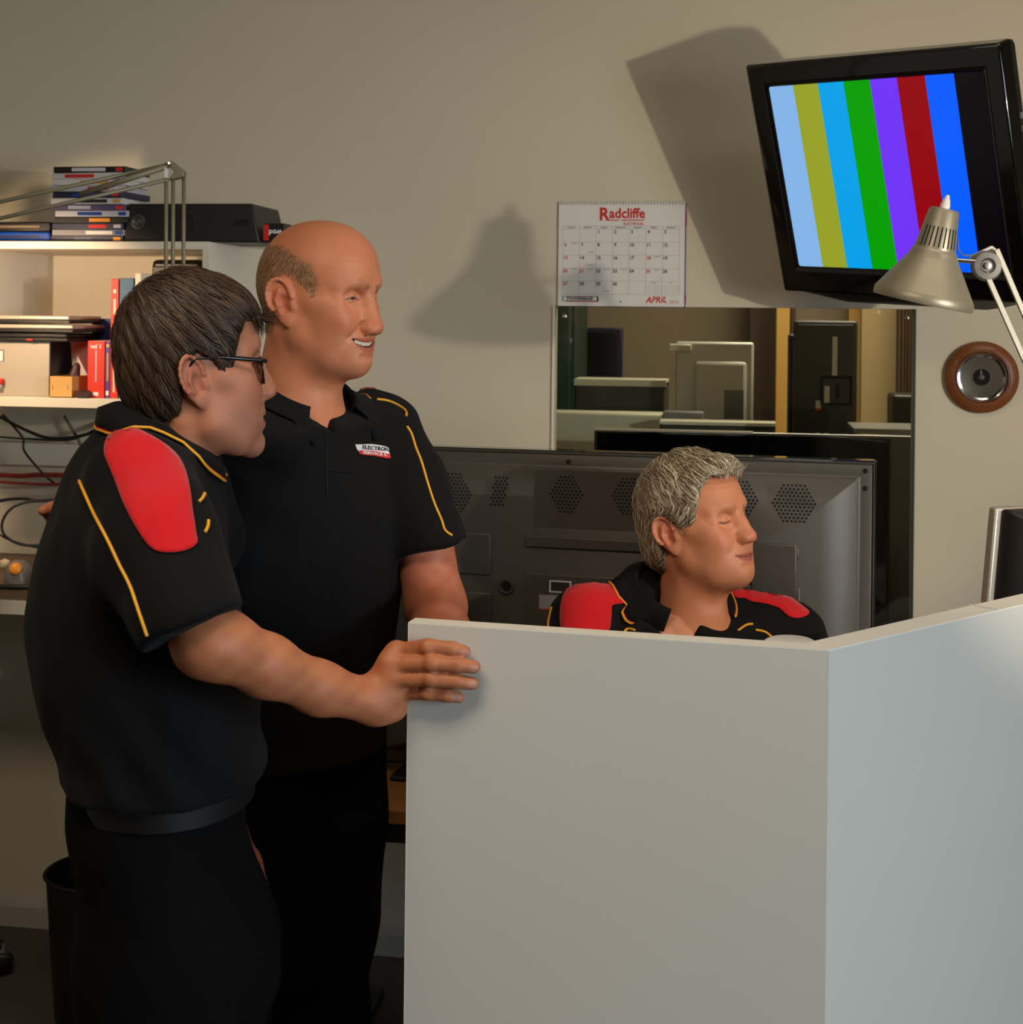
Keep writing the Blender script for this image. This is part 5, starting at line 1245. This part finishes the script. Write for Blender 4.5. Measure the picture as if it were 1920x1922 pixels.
# hair
HPa = [(0.094,0.060),(0.083,0.078),(0.066,0.066),(0.055,0.045),(0.047,0.022),(0.045,-0.006),(0.030,-0.006),(0.020,0.022),(-0.006,0.036),(-0.030,0.020),(-0.032,-0.030),(-0.036,-0.050),(-0.075,-0.056),(-0.115,-0.075),(-0.17,0.02),(-0.15,0.17),(0.10,0.17),(0.115,0.09)]
def hairA(p):
    d = ell(p,(-0.006,0,0.047),(0.102,0.086,0.097)); d = smin(d,ell(p,(-0.034,0,0.0),(0.070,0.076,0.074)),0.02)
    d = smin(d,ell(p,(0.052,0,0.078),(0.044,0.060,0.034)),0.03)
    d = d+0.0012*np.sin(p[:,0]*260+p[:,2]*180+3*np.sin(p[:,1]*60))
    d = smax(d,-ell(p,(0.083,0,0.02),(0.036,0.06,0.055)),0.006)
    return smax(d,poly_sdf(p[:,0],p[:,2],HPa),0.006)
hV,hQ = clean(*surf(hairA,(-0.14,-0.1,-0.09),(0.12,0.1,0.155),0.003,1))
cA = [LIN((62,44,30)),LIN((48,34,24)),LIN((84,62,42)),LIN((56,40,28))]
crown = Vector((-0.055,0.0,0.13))
def flowA(p):
    r = p-crown; return (0.9*r.x+0.035*(1 if p.z>0.04 else 0.4), r.y*0.9, -0.055-0.9*max(0,0.12-p.z)*0.5)
sA = strands(hV,hQ,6500,flowA,0.056,0.0008,0.0035,cA,4,nseg=7,bend=0.012,free=1,sag=0.6)
sA2 = strands(hV,hQ,5000,flowA,0.046,0.0007,0.003,cA,5,nseg=6,bend=0.02,free=4,sag=0.55,keep=lambda p,rs: p.x > 0.066 and abs(p.y) < 0.075)
V,Q,C = merge((hV,hQ,np.tile(LIN((46,33,24)),(len(hV),1))),sA,sA2)
np_mesh('hair',hA.to(V),Q,'hair_strands',perA,colors=C)
# glasses
gl = bpy.data.objects.new('eyeglasses',None); COL.objects.link(gl); gl.parent = perA; gl['_o'] = perA['_o']
def hw(H,x,y,z): return wv(H.to(np.array([[x,y,z]]))[0])
for sd in (-1,1):
    m = MB(); m.tube([hw(hA,-0.022,sd*0.083,0.012),hw(hA,-0.008,sd*0.083,0.026),hw(hA,0.03,sd*0.078,0.024),hw(hA,0.086,sd*0.070,0.014),hw(hA,0.094,sd*0.066,0.0125)],[0.0018,0.0020,0.0028,0.0031,0.0030],8); m.build('temple','frame_black',gl,smooth=True)
    rim = [hw(hA,0.094-0.012*abs(t_-0.5),sd*(0.010+0.056*t_),z_) for t_,z_ in ((0,0.008),(0.05,0.014),(0.5,0.016),(0.95,0.014),(1,0.008),(0.95,-0.012),(0.8,-0.017),(0.4,-0.018),(0.1,-0.012))]
    MB().tube(rim,0.0016,6,closed=True).build('rim','frame_black',gl,smooth=True)
    c = rim; lens = MB(); lens.prism([p for p in c],[p+(hw(hA,0.001,0,0)-hw(hA,0,0,0)) for p in c]); lens.build('lens','lens_glass',gl)
MB().tube([hw(hA,0.094,-0.011,0.008),hw(hA,0.099,0,0.011),hw(hA,0.094,0.011,0.008)],0.0014,6).build('bridge','frame_black',gl,smooth=True)

# ================================================================ bald man in the middle
YB = 2.40
perB = person((-0.32,YB,0),'smiling bald man in a black polo with a chest logo, standing in the middle')
HPb = [(0.030,0.062),(0.044,0.040),(0.046,0.020),(0.036,0.004),(0.022,0.022),(-0.004,0.038),(-0.030,0.024),(-0.032,-0.03),(-0.034,-0.055),(-0.08,-0.06),(-0.13,-0.06),(-0.13,0.078),(-0.085,0.088),(-0.03,0.085)]
gB = dict(skin=(182,114,80),flush=(170,78,54),nose=(0.122,-0.034),nr=0.0125,lid=0.22,smile=1.0,open=0.0036,mz=-0.063,mx=0.097,jowl=1,jz=0.008,cw=0.078,jw=0.057,brow=(84,56,38),brow_w=0.8,stubble=0.15,chin=(0.090,-0.091),
          neck=((-0.018,0,-0.055),(-0.030,0,-0.2),0.064,0.072),chest=((-0.005,0,-0.235),(0.075,0.085,0.06)),crop=HPb,wr=1,ear=1.16,gaze=(0.0,-0.001),lips=(160,84,64))
hB = Head(gB,(526,564),YB,26,-4,0,(1.0,1.0,1.0))
phiB = math.radians(-40)
elB = pc(818,1140,2.46); shB = pc(738,812,2.53); wrB = pc(832,1232,2.14)
armB = [pc(756,900,2.51),pc(786,985,2.50),elB,pc(826,1185,2.32),wrB]; rB = [0.045,0.052,0.047,0.042,0.030]
def armBf(p):
    d = chain(p,armB,rB,0.025); pl_ = pc(836,1240,2.05)
    d = smin(d,cap(p,wrB,pl_,0.028,0.026),0.02)
    for k in range(4): d = smin(d,chain(p,[pl_,pc(800+k*24,1275,2.0),pc(805+k*24,1300,1.985)],[0.013,0.0095,0.0085],0.004),0.004)
    d = smin(d,chain(p,[pl_,pc(842,1200,2.0),pc(843,1177,1.972)],[0.016,0.012,0.0095],0.005),0.008)
    return d
torB = px_loft([(1480,420,722),(1400,418,724),(1300,404,732),(1180,396,742),(1060,396,748),(960,402,748),(880,412,742),(810,428,730),(765,468,700),(735,520,650)],YB,[0.165,0.175,0.185,0.195,0.2,0.2,0.195,0.18,0.12,0.07],phiB)
hvB = head_part(hB)
apB = region_part(armBf,(-0.30,1.9,1.02),(0.02,2.66,1.48),0.004,(184,110,80))
rhB = [pc(440,850,2.30),pc(300,960,2.52),pc(170,985,2.30),pc(122,968,2.20)]
rpB = region_part(lambda p: smin(chain(p,rhB,[0.05,0.046,0.036,0.026],0.02),chain(p,[rhB[3],pc(98,960,2.17),pc(80,958,2.14)],[0.022,0.013,0.0075],0.008),0.015),(-0.78,2.0,1.2),(-0.3,2.66,1.46),0.006,(190,116,78))
cpB = region_part(lambda p: smin(loft(p,torB)+0.03,smin(chain(p,[(-0.39,2.40,0.85),(-0.39,2.4,0.5),(-0.40,2.42,0.1)],[0.08,0.06,0.04],0.02),chain(p,[(-0.315,2.46,0.85),(-0.31,2.45,0.5),(-0.31,2.47,0.1)],[0.08,0.06,0.04],0.02),0.02),0.02),(-0.6,2.1,0),(-0.1,2.7,1.40),0.02,(206,138,102))
chB = region_part(lambda p: cap(p,pc(574,775,2.41),(-0.292,2.374,1.405),0.066,0.022),(-0.45,2.28,1.36),(-0.22,2.5,1.53),0.005,(182,114,80))
build_body(perB,'skin_b',None,[hvB[:3],apB,rpB,cpB,chB])
vB = pc(613,818,YB-0.06); rcB = pc(572,742,YB+0.01); fwB = np.array([math.cos(phiB),math.sin(phiB),0.0]); axB = fwB*0.46+np.array([0,0,0.888])
def shirtB(p):
    d = loft(p,torB)
    sl = chain(p,[pc(718,806,2.52),pc(754,900,2.50),pc(800,1022,2.47)],[0.074,0.070,0.060],0.03); sl = smax(sl,plane(p,pc(806,1028,2.47),(0.30,-0.1,-0.75)),0.004)
    d = smin(d,sl,0.022)
    d = smin(d,chain(p,[pc(470,812,2.28),pc(400,905,2.38)],[0.078,0.07],0.02),0.04)
    d = smin(d,cap(p,rcB,rcB-axB*0.07,0.076,0.10),0.05)
    d = d+folds(p,0.0080,21,(26,26,18))+0.003*np.sin((p[:,0]*0.5+p[:,2])*70)*sstep(-p[:,0],0.28,0.42)*sstep(p[:,2],1.1,1.3)
    # neck opening and V
    d = smax(d,plane(p,rcB+axB*0.002,axB),0.006)
    fw = np.array([math.cos(phiB),math.sin(phiB),0]); l_ = np.array([-math.sin(phiB),math.cos(phiB),0])
    q = p-A_(vB); w = q@A_(l_); v = -np.abs(w)/0.62+q[:,2]                         # inside V when v > 0
    cut = smax(smax(-v*0.38,-(q@A_(fw))-0.05,0.01),q[:,2]-0.25,0.01); d = smax(d,-cut,0.004)
    return smax(d,pc(600,1418,YB)[2]-p[:,2],0.006)
_,sV,sQ = garment('polo_shirt',shirtB,(-0.62,2.1,0.86),(-0.04,2.72,1.58),0.006,'polo_black',perB); clB = Cloth(sV,sQ)
piping(clB,[(707,750),(728,753),(748,762),(761,772),(762,781)],perB); piping(clB,[(763,800),(772,815),(780,840),(790,865),(802,905),(815,945),(828,975),(835,995),(848,1005)],perB)
collar(rcB,axB,fwB,0.076,perB,open_deg=36,back=0.018,fall=0.046,flare=0.034,tip=0.006,drop=0.0,cl=clB,pipe=(0.15,0.5))
piping(clB,[(611,818),(612,850),(612,890),(613,935)],perB,'placket_seam',0.0010,'belt_leather'); piping(clB,[(613,882),(630,884),(655,886)],perB,'placket_seam',0.0009,'belt_leather')
patch(clB,[(676,690),(690,694),(704,702),(700,706),(686,700)],perB,'shoulder_panel','polo_red',step=5)
def decal_text(cl,body,size,px,py,ax,ay,parent,mname,bold=True,off=0.0030,fit=None,name='logo_lettering'):
    vs,fs = text_verts(body,size,bold)
    if fit:
        w = max(v.x for v in vs)-min(v.x for v in vs)
        for v in vs: v.x *= fit/w
    P = [cl.hit(px+v.x*ax[0]+v.y*ay[0],py+v.x*ax[1]+v.y*ay[1],off) for v in vs]
    if all(p is not None for p in P): link_mesh(name,[wv(p) for p in P],fs,mname,parent,fix=False)
patch(clB,[(666,834),(676,834),(700,834),(727,840),(729,848),(729,854),(700,850),(672,847)],perB,'logo_band','label_white',off=0.0012,step=4)
patch(clB,[(672,845),(700,847),(729,853),(730,861),(700,856),(675,853)],perB,'logo_band','ink_red',off=0.0016,step=4)
decal_text(clB,'ELECTRON',10,703,842,(1,0.11),(0.05,-1),perB,'ink_black',fit=50); decal_text(clB,'SERVICE C',7.5,702,852,(1,0.11),(0.05,-1),perB,'label_white',fit=48)
trB = px_loft([(2300,450,690),(2100,440,692),(1922,430,692),(1750,425,682),(1650,420,692),(1600,418,708),(1480,420,710),(1410,420,716)],YB,[0.15,0.17,0.18,0.185,0.19,0.19,0.186,0.18],phiB)
def trousB(p):
    d = smax(loft(p,trB),0.55-p[:,2],0.05)
    legs = smin(chain(p,[(-0.39,2.39,0.75),(-0.39,2.39,0.45),(-0.40,2.42,0.06)],[0.10,0.085,0.075],0.03),chain(p,[(-0.315,2.46,0.75),(-0.31,2.45,0.45),(-0.31,2.47,0.06)],[0.095,0.085,0.075],0.03),0.01)
    return smax(smax(smin(d,legs,0.05)+folds(p,0.004,31,(30,30,12)),0.035-p[:,2],0.003),p[:,2]-0.93,0.004)
garment('trousers',trousB,(-0.62,2.1,0.02),(-0.06,2.75,0.95),0.010,'trouser_black',perB)
shoe(perB,-0.40,2.42,40); shoe(perB,-0.31,2.47,40)
# cropped hair round the sides
bV, bQ = hvB[3], hvB[1]
cB = [LIN((150,118,84)),LIN((128,100,72)),LIN((176,150,118)),LIN((112,84,58))]
fc_ = bV[bQ].mean(1); inz = poly_sdf(fc_[:,0],fc_[:,2],HPb) < 0.0; inz &= (np.abs(fc_[:,1]) > 0.03) | (fc_[:,0] < -0.06); inz &= np.abs(fc_[:,1]) < 0.082
edge = -poly_sdf(fc_[:,0],fc_[:,2],HPb)
hb = strands(bV,bQ[inz],6500,lambda p:(-0.45,0,-0.9),0.0075,0.00032,0.0012,cB,9,nseg=2,bend=0.18,keep=lambda p,rs: rs.rand() < 0.35+60*max(0,-float(poly_sdf(np.array([p.x]),np.array([p.z]),HPb)[0])))
np_mesh('hair',hB.to(hb[0]),hb[1],'hair_strands',perB,colors=hb[2])

# ================================================================ seated man
YC = 2.62
perC = person((0.32,YC+0.05,0),'grey haired man in black polo with red shoulders seated behind the partition')
gC = dict(skin=(192,122,86),flush=(178,82,58),nose=(0.123,-0.026),nr=0.0125,lid=0.0,smile=0.55,open=0.0,mz=-0.062,mx=0.097,cw=0.076,jw=0.056,jowl=1,jz=0.010,brow=(116,86,62),brow_w=0.6,stubble=0.1,chin=(0.088,-0.090),
          neck=((-0.015,0,-0.055),(-0.055,0,-0.2),0.060,0.066),chest=((-0.03,-0.01,-0.24),(0.085,0.085,0.07)),wr=1,ear=1.12,lips=(156,80,66))
hC = Head(gC,(1249,1004),YC,40,12,0,(0.94,0.94,0.94))
phiC = math.radians(-62)
torC = [(0.50,0.38,2.44,0.13,0.165,phiC),(0.62,0.37,2.45,0.13,0.17,phiC),(0.80,0.355,2.51,0.125,0.175,phiC),(0.95,0.34,2.58,0.12,0.185,phiC),(1.02,0.332,2.61,0.112,0.19,phiC),(1.06,0.325,2.62,0.095,0.175,phiC),(1.095,0.315,2.63,0.07,0.12,phiC),(1.12,0.31,2.64,0.05,0.07,phiC)]
sR, sL = pc(1100,1176,2.60), pc(1478,1192,2.68)
eR, eL = pc(1060,1440,2.42), pc(1570,1420,2.48)
wR, wL = pc(1290,1470,2.26), pc(1690,1450,2.44)
def armC(p):
    d = smin(chain(p,[sR+(eR-sR)*0.3,eR,wR],[0.04,0.041,0.028],0.03),chain(p,[sL+(eL-sL)*0.3,eL,wL],[0.04,0.041,0.028],0.03),0.01)
    for w_,dv in ((wR,np.array([0.06,-0.03,0.0])),(wL,np.array([0.07,0.01,-0.01]))):
        d = smin(d,cap(p,w_,w_+dv,0.026,0.028),0.02)
        for k in range(4): d = smin(d,chain(p,[w_+dv+np.array([0,0,0.024-0.016*k]),w_+dv*1.75+np.array([0,0,0.028-0.019*k]),w_+dv*2.2+np.array([0,0.008,0.02-0.019*k])],[0.010,0.009,0.0075],0.004),0.004)
        d = smin(d,chain(p,[w_+dv*0.4,w_+dv+np.array([0,-0.02,0.045])],[0.014,0.009],0.004),0.006)
    return d
hvC = head_part(hC)
apC = region_part(armC,(0.0,2.05,0.65),(0.95,2.8,1.16),0.006,(206,144,112))
LC = [((0.34,2.44,0.54),(0.40,2.10,0.57),(0.40,2.22,0.08)),((0.44,2.46,0.54),(0.53,2.17,0.57),(0.52,2.28,0.08))]
cpC = region_part(lambda p: smin(loft(p,torC)+0.025,smin(chain(p,LC[0],[0.08,0.06,0.045],0.02),chain(p,LC[1],[0.08,0.06,0.045],0.02),0.02),0.03),(0.1,1.9,0),(0.8,2.9,1.07),0.02,(206,144,112))
build_body(perC,'skin_c',None,[hvC[:3],apC,cpC])
vC = pc(1300,1240,2.50); rcC = pc(1266,1113,YC); fwC = np.array([math.cos(math.radians(-58)),math.sin(math.radians(-58)),0.0]); axC = fwC*0.50+np.array([0,0,0.866])
def shirtC(p):
    d = loft(p,torC)
    for s_,e_,hx_ in ((sR,eR,0.62),(sL,eL,0.62)):
        h_ = s_+(e_-s_)*hx_; sl = chain(p,[s_,h_],[0.068,0.064],0.02); sl = smax(sl,plane(p,h_,e_-s_),0.004); d = smin(d,sl,0.03)
    d = smin(d,cap(p,rcC,rcC-axC*0.06,0.068,0.095),0.04)
    d = smin(d,cap(p,sR+np.array([0.01,0.01,0.012]),rcC+np.array([-0.03,0.01,-0.042]),0.057,0.053),0.03); d = smin(d,cap(p,sL+np.array([-0.01,0.0,0.014]),rcC+np.array([0.045,0.03,-0.042]),0.057,0.054),0.03)
    d = d+folds(p,0.0042,41,(30,30,24))
    d = smax(d,plane(p,rcC+axC*0.002,axC),0.006)
    fw = np.array([math.cos(phiC),math.sin(phiC),0]); l_ = np.array([-math.sin(phiC),math.cos(phiC),0])
    q = p-A_(vC); w = q@A_(l_); v = -np.abs(w)/0.85+q[:,2]
    d = smax(d,-smax(smax(-v*0.4,-(q@A_(fw))-0.12,0.01),q[:,2]-0.2,0.01),0.004)
    return smax(d,0.54-p[:,2],0.006)
_,sV,sQ = garment('polo_shirt',shirtC,(-0.02,2.2,0.52),(0.68,2.9,1.22),0.006,'polo_black',perC); clC = Cloth(sV,sQ)
patch(clC,[(1182,1064),(1160,1064),(1128,1078),(1085,1095),(1062,1112),(1053,1145),(1057,1185),(1090,1215),(1138,1190),(1146,1160),(1148,1138),(1165,1134),(1188,1128),(1184,1098)],perC,'shoulder_panel','polo_red')
patch(clC,[(1380,1092),(1402,1080),(1440,1094),(1480,1120),(1505,1138),(1518,1152),(1500,1161),(1480,1158),(1460,1142),(1435,1134),(1410,1130),(1396,1124),(1380,1122),(1368,1108)],perC,'shoulder_panel','polo_red')
piping(clC,[(1032,1200),(1030,1170),(1036,1140)],perC); piping(clC,[(1170,1190),(1176,1182),(1183,1181),(1192,1184)],perC)
piping(clC,[(1385,1184),(1400,1174),(1412,1172)],perC); piping(clC,[(1418,1183),(1436,1187),(1452,1200)],perC)
collar(rcC,axC,fwC,0.068,perC,open_deg=42,back=0.014,fall=0.038,flare=0.032,tip=0.05,drop=0.0,cl=clC)
def trousC(p):
    d = smin(smin(chain(p,LC[0],[0.105,0.08,0.07],0.03),chain(p,LC[1],[0.105,0.08,0.07],0.03),0.02),ell(p,(0.39,2.46,0.55),(0.165,0.14,0.10)),0.04)
    return smax(d+folds(p,0.004,51),0.035-p[:,2],0.003)
garment('trousers',trousC,(0.15,1.9,0.02),(0.78,2.7,0.72),0.010,'trouser_black',perC)
shoe(perC,0.40,2.22,80); shoe(perC,0.52,2.28,80)
HPc = [(0.098,0.095),(0.088,0.090),(0.072,0.094),(0.060,0.075),(0.052,0.045),(0.044,0.022),(0.034,-0.006),(0.020,-0.012),(0.014,0.018),(-0.008,0.036),(-0.032,0.022),(-0.034,-0.03),(-0.040,-0.068),(-0.075,-0.085),(-0.13,-0.08),(-0.17,0.02),(-0.15,0.18),(0.12,0.18)]
def hairC(p):
    d = ell(p,(-0.010,0,0.050),(0.105,0.087,0.098)); d = smin(d,ell(p,(-0.04,0,-0.01),(0.072,0.078,0.078)),0.02)
    d = smin(d,ell(p,(0.055,0,0.098),(0.050,0.058,0.028)),0.02)
    d = d+0.0022*fbm(p,110,3)+0.0012*np.sin(p[:,0]*240-p[:,2]*150+4*np.sin(p[:,1]*70))
    d = smax(d,-ell(p,(0.085,0,0.035),(0.034,0.058,0.058)),0.006)
    return smax(d,poly_sdf(p[:,0],p[:,2],HPc),0.006)
hV,hQ = clean(*surf(hairC,(-0.14,-0.1,-0.1),(0.12,0.1,0.155),0.003,1))
cC = [LIN((150,132,106)),LIN((176,158,130)),LIN((120,102,80)),LIN((200,186,160)),LIN((136,116,90))]
crC = Vector((-0.06,0.0,0.12))
def flowC(p):
    r = p-crC; k = 0.25*math.sin(p.x*120+p.z*90); return (0.7*r.x+0.02+k*0.02 if p.z > 0.05 else -0.04+k*0.03, r.y*0.8, -0.04-0.6*max(0,0.12-p.z)+k*0.02)
sC = strands(hV,hQ,5200,flowC,0.046,0.0009,0.006,cC,14,nseg=6,bend=0.02,free=2,sag=0.1)
V,Q,C = merge((hV,hQ,np.tile(LIN((134,116,92)),(len(hV),1))),sC)
np_mesh('hair',hC.to(V),Q,'hair_strands',perC,colors=C)
# his stool
cc0 = c2w(0.39,2.44,0)
ofc = thing('office_stool',tuple(cc0),'black office stool on casters under the seated man','stool')
star_base(ofc,cc0,0.24,0.07,0.4,0.39)
MB().lathe(cc0+EZ*0.385,EZ,[(0.17,0),(0.19,0.02),(0.19,0.04),(0.17,0.056),(0,0.06)],32).build('seat','chair_fabric',ofc,smooth=50)
